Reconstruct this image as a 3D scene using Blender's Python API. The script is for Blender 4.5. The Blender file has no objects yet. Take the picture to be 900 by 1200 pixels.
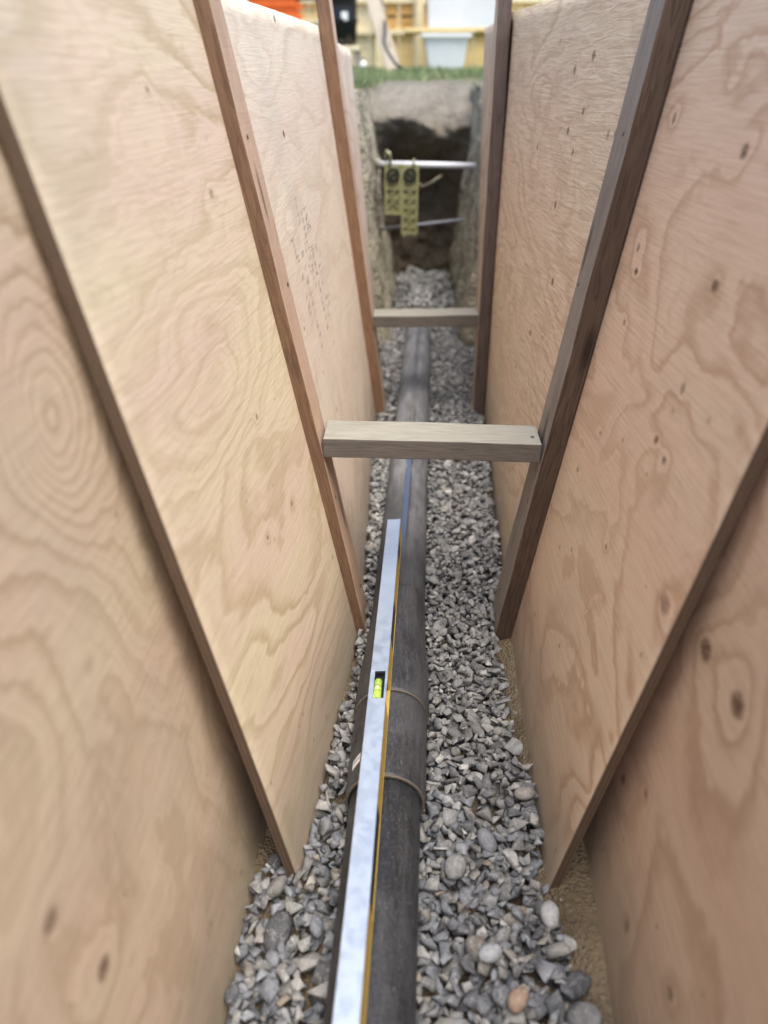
import bpy, bmesh, math, random
import numpy as np
from mathutils import Vector, Matrix, noise

random.seed(7)
rng = np.random.default_rng(11)
scene = bpy.context.scene
C = scene.collection
R = math.radians

# ------------------------------------------------------------------ camera
cam_d = bpy.data.cameras.new("camera")
cam = bpy.data.objects.new("camera", cam_d)
C.objects.link(cam)
cam.location = (0, 0, 0)                      # held at about the level of the yard
cam.rotation_euler = (R(90 - 29.78), 0, R(1.878))
cam_d.sensor_fit = 'VERTICAL'
cam_d.sensor_height = 36
cam_d.lens = 27
cam_d.clip_start = 0.02
cam_d.clip_end = 600
cam_d.dof.use_dof = True
cam_d.dof.focus_distance = 1.42
cam_d.dof.aperture_fstop = 2.1
scene.camera = cam

# ------------------------------------------------------------------ light
SUN_EL, SUN_AZ = 70, 140                      # azimuth clockwise from +Y
w = bpy.data.worlds.new("World")
scene.world = w
w.use_nodes = True
nt = w.node_tree
bg = nt.nodes['Background']
sky = nt.nodes.new('ShaderNodeTexSky')
sky.sky_type = 'NISHITA'
sky.sun_disc = False
sky.sun_elevation = R(SUN_EL)
sky.sun_rotation = R(SUN_AZ)
sky.air_density = 1.0
sky.dust_density = 2.0
sky.ozone_density = 0.6
nt.links.new(sky.outputs[0], bg.inputs[0])
bg.inputs[1].default_value = 0.12
sd = bpy.data.lights.new("sun", 'SUN')
sd.energy = 1.9
sd.angle = R(45)
sd.color = (1.0, 0.94, 0.86)
sun = bpy.data.objects.new("sun", sd)
C.objects.link(sun)
az, el = R(SUN_AZ), R(SUN_EL)
sdir = Vector((math.sin(az) * math.cos(el), math.cos(az) * math.cos(el), math.sin(el)))
sun.rotation_euler = sdir.to_track_quat('Z', 'Y').to_euler()
sun.location = (0, 0, 8)
scene.view_settings.view_transform = 'Standard'
scene.view_settings.look = 'None'
scene.view_settings.exposure = 1.42
scene.view_settings.gamma = 1
scene.cycles.use_denoising = True
scene.cycles.max_bounces = 8
scene.cycles.diffuse_bounces = 6

# ------------------------------------------------------------------ helpers
def tag(o, label=None, cat=None, group=None, kind=None):
    if label: o['label'] = label
    if cat: o['category'] = cat
    if group: o['group'] = group
    if kind: o['kind'] = kind
    return o

def obj(name, mesh, mat=None, parent=None):
    o = bpy.data.objects.new(name, mesh)
    C.objects.link(o)
    if mat and not mesh.materials: mesh.materials.append(mat)
    if parent: o.parent = parent
    return o

def empty(name, loc=(0, 0, 0), rz=0):
    o = bpy.data.objects.new(name, None)
    o.empty_display_size = 0.05
    C.objects.link(o)
    o.location = loc
    o.rotation_euler = (0, 0, rz)
    return o

def from_bm(bm, name, mat, parent=None, smooth=False, mats=None):
    me = bpy.data.meshes.new(name)
    bmesh.ops.recalc_face_normals(bm, faces=bm.faces)
    bm.to_mesh(me); bm.free()
    if mats:
        for m_ in mats: me.materials.append(m_)
    if smooth:
        for p in me.polygons: p.use_smooth = True
    return obj(name, me, mat, parent)

def np_mesh(name, verts, faces, smooth=False, attr=None):
    """verts (N,3), faces (M,k) with one k"""
    me = bpy.data.meshes.new(name)
    n, (m, k) = len(verts), faces.shape
    me.vertices.add(n); me.vertices.foreach_set('co', verts.astype(np.float32).ravel())
    me.loops.add(m * k); me.loops.foreach_set('vertex_index', faces.astype(np.int32).ravel())
    me.polygons.add(m)
    me.polygons.foreach_set('loop_start', (np.arange(m) * k).astype(np.int32))
    me.polygons.foreach_set('loop_total', np.full(m, k, np.int32))
    if smooth: me.polygons.foreach_set('use_smooth', np.ones(m, bool))
    if attr is not None:
        a = me.color_attributes.new('tint', 'FLOAT_COLOR', 'POINT')
        c = np.ones((n, 4), np.float32); c[:, :3] = attr
        a.data.foreach_set('color', c.ravel())
    me.update(calc_edges=True)
    return me

def box_bm(sx, sy, sz, loc=(0, 0, 0), bevel=0.0, seg=2, bm=None, rot=None):
    b = bm or bmesh.new()
    g = bmesh.ops.create_cube(b, size=1)
    M = Matrix.Translation(loc) @ (rot.to_4x4() if rot else Matrix()) @ Matrix.Diagonal((sx, sy, sz, 1))
    bmesh.ops.transform(b, matrix=M, verts=g['verts'])
    if bevel:
        es = list({e for v in g['verts'] for e in v.link_edges})
        bmesh.ops.bevel(b, geom=es, offset=bevel, segments=seg, affect='EDGES', profile=0.6)
    return b

def tube_mesh(pts, radii, seg=24, cap=True):
    """swept tube along a list of points"""
    pts = [Vector(p) for p in pts]
    vs, fs = [], []
    for i, p in enumerate(pts):
        t = (pts[min(i + 1, len(pts) - 1)] - pts[max(i - 1, 0)]).normalized()
        up = Vector((0, 0, 1)) if abs(t.z) < 0.9 else Vector((0, 1, 0))
        a = t.cross(up).normalized(); b = a.cross(t)
        r = radii[i] if hasattr(radii, '__len__') else radii
        for k in range(seg):
            th = 2 * math.pi * k / seg
            vs.append(p + a * math.cos(th) * r + b * math.sin(th) * r)
    for i in range(len(pts) - 1):
        for k in range(seg):
            k2 = (k + 1) % seg
            fs.append((i * seg + k, i * seg + k2, (i + 1) * seg + k2, (i + 1) * seg + k))
    if cap:
        fs.append(tuple(range(seg - 1, -1, -1)))
        fs.append(tuple((len(pts) - 1) * seg + k for k in range(seg)))
    me = bpy.data.meshes.new('tube')
    me.from_pydata([tuple(v) for v in vs], [], fs)
    for p in me.polygons: p.use_smooth = len(p.vertices) == 4
    me.update()
    return me

# ------------------------------------------------------------------ node helpers
class NT:
    def __init__(s, name):
        s.m = bpy.data.materials.new(name)
        s.m.use_nodes = True
        s.t = s.m.node_tree
        s.b = s.t.nodes['Principled BSDF']
        s.b.inputs['Specular IOR Level'].default_value = 0.3
    def n(s, typ, **kw):
        x = s.t.nodes.new(typ)
        for k, v in kw.items(): setattr(x, k, v)
        return x
    def set(s, sock, v):
        if isinstance(v, bpy.types.NodeSocket): s.t.links.new(v, sock)
        elif v is not None: sock.default_value = v
    def math(s, op, a, b=None, c=None, clamp=False):
        x = s.n('ShaderNodeMath', operation=op, use_clamp=clamp)
        s.set(x.inputs[0], a)
        if b is not None: s.set(x.inputs[1], b)
        if c is not None: s.set(x.inputs[2], c)
        return x.outputs[0]
    def vmath(s, op, a, b=None):
        x = s.n('ShaderNodeVectorMath', operation=op)
        s.set(x.inputs[0], a)
        if b is not None: s.set(x.inputs[1], b)
        return x.outputs[0]
    def mix(s, f, a, b, mode='MIX'):
        x = s.n('ShaderNodeMix', data_type='RGBA', blend_type=mode)
        s.set(x.inputs[0], f)
        s.set(x.inputs[6], a if isinstance(a, bpy.types.NodeSocket) else (*a, 1))
        s.set(x.inputs[7], b if isinstance(b, bpy.types.NodeSocket) else (*b, 1))
        return x.outputs[2]
    def noise(s, vec, scale, detail=3, rough=0.55, dist=0.0, out=0):
        x = s.n('ShaderNodeTexNoise')
        s.set(x.inputs['Vector'], vec)
        x.inputs['Scale'].default_value = scale
        x.inputs['Detail'].default_value = detail
        x.inputs['Roughness'].default_value = rough
        x.inputs['Distortion'].default_value = dist
        return x.outputs[out]
    def ramp(s, f, stops):
        x = s.n('ShaderNodeValToRGB')
        s.set(x.inputs[0], f)
        e = x.color_ramp.elements
        while len(e) < len(stops): e.new(0.5)
        for i, (p, c) in enumerate(stops):
            e[i].position = p
            e[i].color = (c, c, c, 1) if not hasattr(c, '__len__') else (*c, 1)
        return x.outputs[0]
    def step(s, v, lo, hi, a=0.0, b=1.0):
        x = s.n('ShaderNodeMapRange', interpolation_type='SMOOTHSTEP')
        s.set(x.inputs[0], v)
        for i, q in enumerate((lo, hi, a, b)): x.inputs[i + 1].default_value = q
        return x.outputs[0]
    def coord(s, kind='Object', scale=(1, 1, 1), off=(0, 0, 0)):
        tc = s.n('ShaderNodeTexCoord')
        mp = s.n('ShaderNodeMapping')
        s.t.links.new(tc.outputs[kind], mp.inputs[0])
        mp.inputs['Scale'].default_value = scale
        mp.inputs['Location'].default_value = off
        return mp.outputs[0]
    def bump(s, h, dist, strength=1.0, normal=None):
        x = s.n('ShaderNodeBump')
        x.inputs['Strength'].default_value = strength
        x.inputs['Distance'].default_value = dist
        s.set(x.inputs['Height'], h)
        if normal is not None: s.set(x.inputs['Normal'], normal)
        return x.outputs[0]
    def done(s, col, rough=0.7, normal=None, metal=None):
        s.set(s.b.inputs['Base Color'], col if isinstance(col, bpy.types.NodeSocket) else (*col, 1))
        s.set(s.b.inputs['Roughness'], rough)
        if normal is not None: s.set(s.b.inputs['Normal'], normal)
        if metal is not None: s.set(s.b.inputs['Metallic'], metal)
        return s.m

# ------------------------------------------------------------------ materials
def plywood_mat(name, seed, light, dark, warm, knots, bands=15, aniso=(1.0, 2.3), ripple=0.0, swirl=(), bump=0.0006, minor=1.0, thin_amt=1.0, meander=0.35):
    """rotary cut veneer: contour lines of a field that bulges round each knot.
    UV is (metres along the trench, metres of height)."""
    g = NT(name)
    uv = g.coord('UV')
    sep = g.n('ShaderNodeSeparateXYZ'); g.set(sep.inputs[0], uv)
    U, V = sep.outputs[0], sep.outputs[1]
    p = g.coord('UV', scale=(aniso[0], aniso[1], 1), off=(seed * 3.71, seed * 1.93, seed * 0.77))
    field = g.noise(p, 1.15, 2.5, 0.48, meander)
    field = g.math('ADD', field, g.math('MULTIPLY', g.noise(p, 5, 3, 0.6, 0.5), 0.13))
    field = g.math('ADD', field, g.math('MULTIPLY', g.noise(g.coord('UV', scale=(22, 60, 1)), 1, 2), 0.022))
    kmask = None
    kwob = g.noise(g.coord('UV', scale=(1, 1, 1)), 170, 2)
    for (ku, kv, kr) in knots:
        du = g.math('DIVIDE', g.math('SUBTRACT', U, ku), kr * (0.95 + 0.35 * ((ku * 37) % 1)))
        dv = g.math('DIVIDE', g.math('SUBTRACT', V, kv), kr * (0.8 + 0.5 * ((kv * 53) % 1)))
        d2 = g.math('ADD', g.math('MULTIPLY', du, du), g.math('MULTIPLY', dv, dv))
        bul = g.math('DIVIDE', 0.085, g.math('ADD', 1.0, g.math('MULTIPLY', d2, 0.16)))
        field = g.math('ADD', field, bul)
        mk = g.step(g.math('ADD', d2, g.math('MULTIPLY', kwob, 1.1)), 0.55, 1.7, 0.55 + 0.45 * ((ku * 91 + kv * 17) % 1), 0.0)
        kmask = mk if kmask is None else g.math('MAXIMUM', kmask, mk)
    for (su, sv, ru, rv, amp) in swirl:
        du = g.math('DIVIDE', g.math('SUBTRACT', U, su), ru)
        dv = g.math('DIVIDE', g.math('SUBTRACT', V, sv), rv)
        d2 = g.math('ADD', g.math('MULTIPLY', du, du), g.math('MULTIPLY', dv, dv))
        field = g.math('ADD', field, g.math('DIVIDE', amp, g.math('ADD', 1.0, d2)))
    ph = g.math('MULTIPLY', field, bands)
    fr = g.math('FRACT', ph)
    fr2 = g.math('FRACT', g.math('MULTIPLY', ph, 2.7))
    thin = g.ramp(fr2, [(0.0, 0.0), (0.62, 0.0), (0.85, 1.0), (1.0, 0.0)])
    band = g.ramp(fr, [(0.0, 0.0), (0.5, 0.10), (0.82, 1.0), (0.90, 0.8), (1.0, 0.0)])
    # fibre
    pf = g.coord('UV', scale=(9, 240, 1), off=(seed, 0, 0))
    fib = g.noise(pf, 1.0, 4, 0.6)
    pf2 = g.coord('UV', scale=(1.3, 5, 1), off=(seed * 5.1, 0, 3))
    blot = g.noise(pf2, 1.2, 3, 0.5)
    rp = g.coord('UV', scale=(9, 85, 1), off=(seed * 2, 0, 0))
    rip = g.noise(rp, 1.0, 2, 0.5, 1.2)
    var = g.noise(g.coord('UV', off=(seed, seed, 0)), 1.4, 2)
    col = g.mix(g.step(blot, 0.35, 0.68), light, warm)
    amount = g.math('MULTIPLY', band, g.step(var, 0.3, 0.7, 0.32, 0.95))
    col = g.mix(amount, col, dark)
    col = g.mix(g.math('MULTIPLY', thin, g.step(var, 0.4, 0.65, 0.30 * thin_amt, 0.04)), col, dark)
    stain = g.noise(g.coord('UV', scale=(2.2, 1.6, 1), off=(seed * 9, 4, 1)), 1.3, 5, 0.6)
    col = g.mix(g.math('MULTIPLY', g.step(stain, 0.52, 0.72), 0.30), col, tuple(0.72 * c for c in (light[0] * .92, light[1], light[2] * 1.08)))
    scuff = g.noise(g.coord('UV', scale=(7, 30, 1), off=(seed, 8, 1)), 1.5, 5, 0.7, 0.8)
    col = g.mix(g.math('MULTIPLY', g.step(scuff, 0.62, 0.72), 0.22), col, (0.30, 0.24, 0.17))
    col = g.mix(g.math('MULTIPLY', g.step(fib, 0.42, 0.72), 0.28), col, tuple(0.72 * c for c in dark))
    if ripple:
        col = g.mix(g.math('MULTIPLY', g.step(rip, 0.5, 0.66), ripple), col, dark)
    # small scattered knots and pitch flecks
    vo = g.n('ShaderNodeTexVoronoi', feature='F1'); g.set(vo.inputs['Vector'], g.coord('UV', scale=(8.0, 9.5, 1), off=(seed * 1.7, seed, 0)))
    vo.inputs['Scale'].default_value = 1.0
    sc = g.n('ShaderNodeSeparateColor'); g.set(sc.inputs[0], vo.outputs['Color'])
    fleck = g.math('MULTIPLY', g.step(vo.outputs['Distance'], 0.02, 0.055, 1.0, 0.0), g.math('GREATER_THAN', sc.outputs[0], 0.62))
    halo = g.math('MULTIPLY', g.step(vo.outputs['Distance'], 0.03, 0.16, 1.0, 0.0), g.math('GREATER_THAN', sc.outputs[0], 0.62))
    col = g.mix(g.math('MULTIPLY', halo, 0.25 * minor), col, dark)
    col = g.mix(g.math('MULTIPLY', fleck, 0.7 * minor), col, (0.16, 0.085, 0.045))
    if kmask is not None:
        kn = g.noise(g.coord('UV', scale=(60, 160, 1)), 1.5, 3)
        col = g.mix(g.math('MULTIPLY', kmask, g.step(kn, 0.2, 0.6, 0.55, 0.98)), col, (0.11, 0.058, 0.035))
    # grime rising from the wet bottom edge and faint mud smears
    gr = g.noise(g.coord('UV', scale=(3, 9, 1), off=(seed, 2, 0)), 1.5, 4)
    low = g.math('MULTIPLY', g.step(g.math('ADD', V, g.math('MULTIPLY', gr, 0.16)), -0.98, -0.74, 0.7, 0.0), 1.0)
    col = g.mix(low, col, (0.29, 0.24, 0.18))
    spl = g.n('ShaderNodeTexVoronoi'); g.set(spl.inputs['Vector'], g.coord('UV', scale=(34, 30, 1), off=(seed * 2.2, 1, 0))); spl.inputs['Scale'].default_value = 1.0
    ssc = g.n('ShaderNodeSeparateColor'); g.set(ssc.inputs[0], spl.outputs['Color'])
    near_floor = g.step(g.math('ADD', V, g.math('MULTIPLY', gr, 0.3)), -0.85, -0.25, 0.55, 0.97)
    dots = g.math('MULTIPLY', g.math('LESS_THAN', spl.outputs['Distance'], g.math('MULTIPLY', ssc.outputs[1], 0.16)), g.math('GREATER_THAN', ssc.outputs[0], near_floor))
    col = g.mix(g.math('MULTIPLY', dots, 0.6), col, (0.24, 0.19, 0.13))
    h = g.math('ADD', g.math('MULTIPLY', band, -0.25), g.math('MULTIPLY', fib, 0.5))
    h = g.math('ADD', h, g.math('MULTIPLY', rip, 1.2 + 4 * ripple))
    return g.done(col, g.step(fib, 0.3, 0.7, 0.62, 0.82), g.bump(h, bump, 0.8))

def ply_edge_mat():
    g = NT('plywood_edge')
    uv = g.coord('UV')
    sep = g.n('ShaderNodeSeparateXYZ'); g.set(sep.inputs[0], uv)
    st = g.math('FRACT', g.math('MULTIPLY', sep.outputs[0], 2.5))
    n = g.noise(g.coord('UV', scale=(6, 60, 1)), 2, 3)
    ply = g.math('GREATER_THAN', st, 0.5)
    col = g.mix(ply, (0.155, 0.108, 0.07), (0.10, 0.065, 0.04))
    col = g.mix(g.math('MULTIPLY', n, 0.55), col, (0.12, 0.075, 0.05))
    return g.done(col, 0.85, g.bump(n, 0.001))

def lumber_mat(name, base, dark, grain=1.0, seed=0.0, knots=0.8):
    """sawn softwood, grain along local X"""
    g = NT(name)
    p = g.coord('Object', scale=(2.0, 26, 26), off=(seed, seed * 1.3, seed * 2.1))
    a = g.noise(p, 1.6, 3, 0.55, 0.6)
    ring = g.math('FRACT', g.math('MULTIPLY', a, 6.0))
    ring = g.ramp(ring, [(0, 0.0), (0.6, 0.35), (0.85, 1.0), (1, 0.0)])
    fib = g.noise(g.coord('Object', scale=(22, 420, 420), off=(seed, 0, 0)), 1.0, 3, 0.6)
    blot = g.noise(g.coord('Object', scale=(3, 9, 9), off=(seed, 5, 0)), 1.3, 4)
    saw = g.noise(g.coord('Object', scale=(170, 6, 6), off=(seed, 0, 0)), 1.0, 2)
    vo = g.n('ShaderNodeTexVoronoi'); g.set(vo.inputs['Vector'], g.coord('Object', scale=(3.2, 14, 14), off=(seed * 3, seed, 0)))
    vo.inputs['Scale'].default_value = 1.0
    knot = g.step(vo.outputs['Distance'], 0.07, 0.2, 1.0, 0.0)
    col = g.mix(g.math('MULTIPLY', ring, 0.75 * grain), base, dark)
    col = g.mix(g.math('MULTIPLY', g.step(fib, 0.4, 0.7), 0.35), col, tuple(0.55 * c for c in dark))
    col = g.mix(g.math('MULTIPLY', g.step(blot, 0.45, 0.75), 0.55), col, tuple(0.75 * c for c in dark))
    col = g.mix(g.math('MULTIPLY', knot, knots), col, tuple(0.35 * c for c in dark))
    h = g.math('ADD', g.math('ADD', fib, g.math('MULTIPLY', ring, 0.5)), g.math('MULTIPLY', saw, 0.7))
    return g.done(col, 0.78, g.bump(h, 0.0006, 0.9))

def soil_mat(name, c1, c2, c3, scale=1.0, dark_below=False):
    g = NT(name)
    p = g.coord('Object')
    a = g.noise(p, 4 * scale, 6, 0.62, 0.3)
    b = g.noise(p, 38 * scale, 4, 0.65)
    c = g.noise(p, 1.6, 3, 0.5)
    col = g.mix(g.step(a, 0.35, 0.65), c1, c2)
    col = g.mix(g.math('MULTIPLY', g.step(b, 0.5, 0.75), 0.6), col, c3)
    if dark_below:                                  # dry pale topsoil; darker below, shade of the hollow put into the colour
        sep = g.n('ShaderNodeSeparateXYZ'); g.set(sep.inputs[0], p)
        d = g.step(g.math('ADD', sep.outputs[2], g.math('MULTIPLY', c, 0.35)), -0.32, 0.12, 1.0, 0.0)
        col = g.mix(g.math('MULTIPLY', d, 0.9), col, (0.155, 0.122, 0.085))
    vo = g.n('ShaderNodeTexVoronoi'); g.set(vo.inputs['Vector'], p); vo.inputs['Scale'].default_value = 60 * scale
    h = g.math('ADD', g.math('MULTIPLY', a, 1.2), g.math('ADD', g.math('MULTIPLY', b, 0.8), g.math('MULTIPLY', vo.outputs['Distance'], -0.5)))
    return g.done(col, 0.95, g.bump(h, 0.012))

def stone_mat():
    g = NT('crushed_stone')
    at = g.n('ShaderNodeAttribute', attribute_name='tint')
    p = g.coord('Object')
    m = g.noise(p, 90, 5, 0.65)
    s = g.noise(p, 420, 3, 0.6)
    vn = g.noise(p, 34, 3, 0.5, 1.6)
    col = g.mix(g.step(m, 0.35, 0.7), at.outputs['Color'], g.mix(1.0, at.outputs['Color'], (0.62, 0.62, 0.62), 'MULTIPLY'))
    vein = g.step(g.math('ABSOLUTE', g.math('SUBTRACT', vn, 0.5)), 0.0, 0.02, 1.0, 0.0)
    col = g.mix(g.math('MULTIPLY', vein, 0.35), col, (0.5, 0.5, 0.49))
    col = g.mix(g.math('MULTIPLY', g.step(s, 0.55, 0.7), 0.3), col, (0.42, 0.40, 0.37))
    h = g.math('ADD', m, g.math('MULTIPLY', s, 0.5))
    return g.done(col, 0.8, g.bump(h, 0.0018, 0.8))

def plain(name, col, rough=0.6, metal=0.0, mottle=0.15, scale=12, bump=0.0):
    g = NT(name)
    p = g.coord('Object')
    n = g.noise(p, scale, 4, 0.6)
    c = g.mix(g.math('MULTIPLY', g.step(n, 0.35, 0.7), mottle * 2), col, tuple(0.6 * x for x in col))
    return g.done(c, rough, g.bump(n, bump) if bump else None, metal)

def pipe_mat(name, dust_lo, dust_hi, strip=False):
    """black plastic under grey dust; on the far run a wiped wet strip along the crown"""
    g = NT(name)
    p = g.coord('Object')
    sep = g.n('ShaderNodeSeparateXYZ'); g.set(sep.inputs[0], p)
    a = g.noise(g.coord('Object', scale=(1, 0.35, 1)), 16, 5, 0.65)
    s = g.noise(g.coord('Object', scale=(1, 0.08, 1)), 110, 3, 0.6)
    f = g.noise(p, 260, 3, 0.6)
    dust = g.step(g.math('ADD', g.math('MULTIPLY', a, 0.7), g.math('MULTIPLY', s, 0.3)), 0.40, 0.62, dust_lo, dust_hi)
    scr = g.noise(g.coord('Object', scale=(60, 22, 60)), 1.6, 4, 0.7, 1.5)
    dust = g.math('ADD', dust, g.math('MULTIPLY', g.step(g.math('ABSOLUTE', g.math('SUBTRACT', scr, 0.5)), 0.0, 0.015, 1.0, 0.0), 0.32))
    speck = g.math('MULTIPLY', g.step(f, 0.58, 0.72), 0.22)
    dust = g.math('ADD', dust, speck, clamp=True)
    rough = g.step(dust, 0.0, 0.8, 0.38, 0.9)
    if strip:
        dust = g.math('MULTIPLY', dust, g.step(g.math('ADD', sep.outputs[1], g.math('MULTIPLY', a, 0.4)), 1.55, 2.25, 0.30, 1.0))
        ax = g.math('ADD', g.math('MULTIPLY', sep.outputs[1], 0.0265), -0.047)   # pipe axis in x along y
        dx = g.math('ABSOLUTE', g.math('SUBTRACT', g.math('SUBTRACT', sep.outputs[0], ax), 0.003))
        dx = g.math('ADD', dx, g.math('MULTIPLY', g.math('SUBTRACT', a, 0.5), 0.012))
        wet = g.math('MULTIPLY', g.step(dx, 0.004, 0.013, 1.0, 0.0), g.step(sep.outputs[1], 2.0, 2.6, 1.0, 0.35))
        wet = g.math('MULTIPLY', wet, g.step(sep.outputs[1], 1.36, 1.62, 0.0, 1.0))
        keep = g.math('SUBTRACT', 1.0, wet)
        dust = g.math('MULTIPLY', dust, g.math('MAXIMUM', keep, 0.25))
        rough = g.math('MULTIPLY', rough, g.math('MAXIMUM', keep, 0.16))
        g.set(g.b.inputs['Coat Weight'], wet); g.b.inputs['Coat IOR'].default_value = 1.9; g.b.inputs['Coat Roughness'].default_value = 0.08
    col = g.mix(dust, (0.018, 0.019, 0.022), (0.25, 0.255, 0.265))
    return g.done(col, rough, g.bump(g.math('ADD', f, s), 0.0005, 0.6))

M = {}
M['edge'] = ply_edge_mat()
M['stud_brown'] = lumber_mat('stud_brown', (0.23, 0.135, 0.078), (0.14, 0.075, 0.043), seed=1.3)  # dark fronts, pale inner faces: fall of light partly painted into the wood
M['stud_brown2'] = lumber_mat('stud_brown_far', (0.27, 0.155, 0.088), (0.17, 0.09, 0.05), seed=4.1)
M['stud_dark'] = lumber_mat('stud_dark', (0.115, 0.075, 0.05), (0.055, 0.033, 0.022), seed=7.7)  # right studs coloured darker than the left, as the light falls
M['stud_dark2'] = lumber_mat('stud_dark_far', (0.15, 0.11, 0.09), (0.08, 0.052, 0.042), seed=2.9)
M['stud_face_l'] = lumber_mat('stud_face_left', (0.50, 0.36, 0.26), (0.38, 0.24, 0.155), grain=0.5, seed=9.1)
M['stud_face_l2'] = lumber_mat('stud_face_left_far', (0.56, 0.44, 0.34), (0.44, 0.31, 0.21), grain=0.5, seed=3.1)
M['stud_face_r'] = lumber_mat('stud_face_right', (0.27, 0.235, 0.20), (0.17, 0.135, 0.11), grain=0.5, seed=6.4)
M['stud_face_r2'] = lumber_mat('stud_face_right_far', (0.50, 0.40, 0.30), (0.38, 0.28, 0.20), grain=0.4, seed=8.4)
M['spacer_top'] = lumber_mat('spacer_top', (0.33, 0.315, 0.26), (0.21, 0.20, 0.165), grain=0.5, seed=5.5, knots=0.0)  # light top and dark sides of one board: lighting painted into the colour
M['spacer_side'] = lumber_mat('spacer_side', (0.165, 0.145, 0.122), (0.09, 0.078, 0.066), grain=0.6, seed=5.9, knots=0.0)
M['soil'] = soil_mat('trench_soil', (0.145, 0.13, 0.105), (0.225, 0.205, 0.168), (0.085, 0.073, 0.056), dark_below=True)
M['soil_side'] = soil_mat('side_soil', (0.24, 0.215, 0.155), (0.37, 0.335, 0.25), (0.12, 0.105, 0.075))
M['sand'] = soil_mat('sand', (0.22, 0.168, 0.105), (0.125, 0.093, 0.057), (0.31, 0.25, 0.17), scale=3.0)
M['stone'] = stone_mat()
M['pipe_near'] = pipe_mat('abs_pipe_near', 0.02, 0.13)
M['pipe_fit'] = pipe_mat('abs_fitting', 0.03, 0.18)
M['pipe_far'] = pipe_mat('abs_pipe_far', 0.42, 0.85, strip=True)
M['lip'] = plain('dusty_lip', (0.17, 0.145, 0.115), 0.9, mottle=0.3, scale=80)

def alu_mat():
    g = NT('brushed_aluminium')
    s = g.noise(g.coord('Object', scale=(400, 3, 400)), 1.0, 2)
    a = g.noise(g.coord('Object'), 55, 4, 0.6)
    d = g.noise(g.coord('Object', scale=(1, .4, 1)), 18, 4, 0.7)
    col = g.mix(g.math('MULTIPLY', g.step(a, 0.55, 0.72), 0.35), (0.62, 0.73, 0.85), (0.42, 0.49, 0.57))  # bluish base: reflected sky tinted into the neutral metal
    col = g.mix(g.math('MULTIPLY', g.step(d, 0.62, 0.70), 0.16), col, (0.42, 0.40, 0.38))
    return g.done(col, g.step(a, 0.3, 0.7, 0.34, 0.52), g.bump(s, 0.0002, 0.5), 0.85)
M['alu'] = alu_mat()
M['yellow'] = plain('yellow_paint', (0.60, 0.42, 0.09), 0.5, mottle=0.25, scale=60)
M['black'] = plain('black_plastic', (0.02, 0.02, 0.022), 0.3)
g = NT('vial_fluid'); g.b.inputs['Transmission Weight'].default_value = 0.35
M['vial'] = g.done((0.55, 0.85, 0.10), 0.15)
M['vial_line'] = plain('vial_line', (0.02, 0.03, 0.01), 0.5)
M['white'] = plain('white_plastic', (0.78, 0.77, 0.75), 0.45, mottle=0.08)
M['ink'] = plain('ink', (0.16, 0.16, 0.17), 0.8, mottle=0.3, scale=40)
M['ink_faint'] = plain('ink_faint', (0.46, 0.44, 0.41), 0.8, mottle=0.3, scale=40)

# ------------------------------------------------------------------ gravel / pipe layout functions
def pipe_x(y):
    return -0.047 + 0.0265 * y if y > 0 else -0.047
PIPE_Z = -1.0
PIPE_R = 0.0560

# face x of each plywood sheet at z = -1 and its lean per metre of height, at both ends
PANELS = {
    'L1': ((-0.46, -0.234, -0.135), (0.90, -0.228, -0.137)),
    'L2': ((0.72, -0.161, -0.187), (1.344, -0.106, -0.188)),
    'L3': ((1.346, -0.106, -0.188), (2.544, -0.118, -0.129)),
    'L4': ((2.546, -0.118, -0.129), (3.22, -0.130, -0.090)),
    'R1': ((-0.46, 0.240, 0.150), (0.90, 0.296, 0.140)),
    'R2': ((0.72, 0.232, 0.182), (1.344, 0.237, 0.140)),
    'R3': ((1.346, 0.237, 0.140), (2.544, 0.268, 0.000)),
    'R4': ((2.546, 0.268, 0.000), (3.22, 0.284, -0.030)),
}
def panel_x(k, y, z):
    (y0, a0, s0), (y1, a1, s1) = PANELS[k]
    t = (y - y0) / (y1 - y0)
    return (a0 + (a1 - a0) * t) + (s0 + (s1 - s0) * t) * (z + 1.0)

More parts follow.
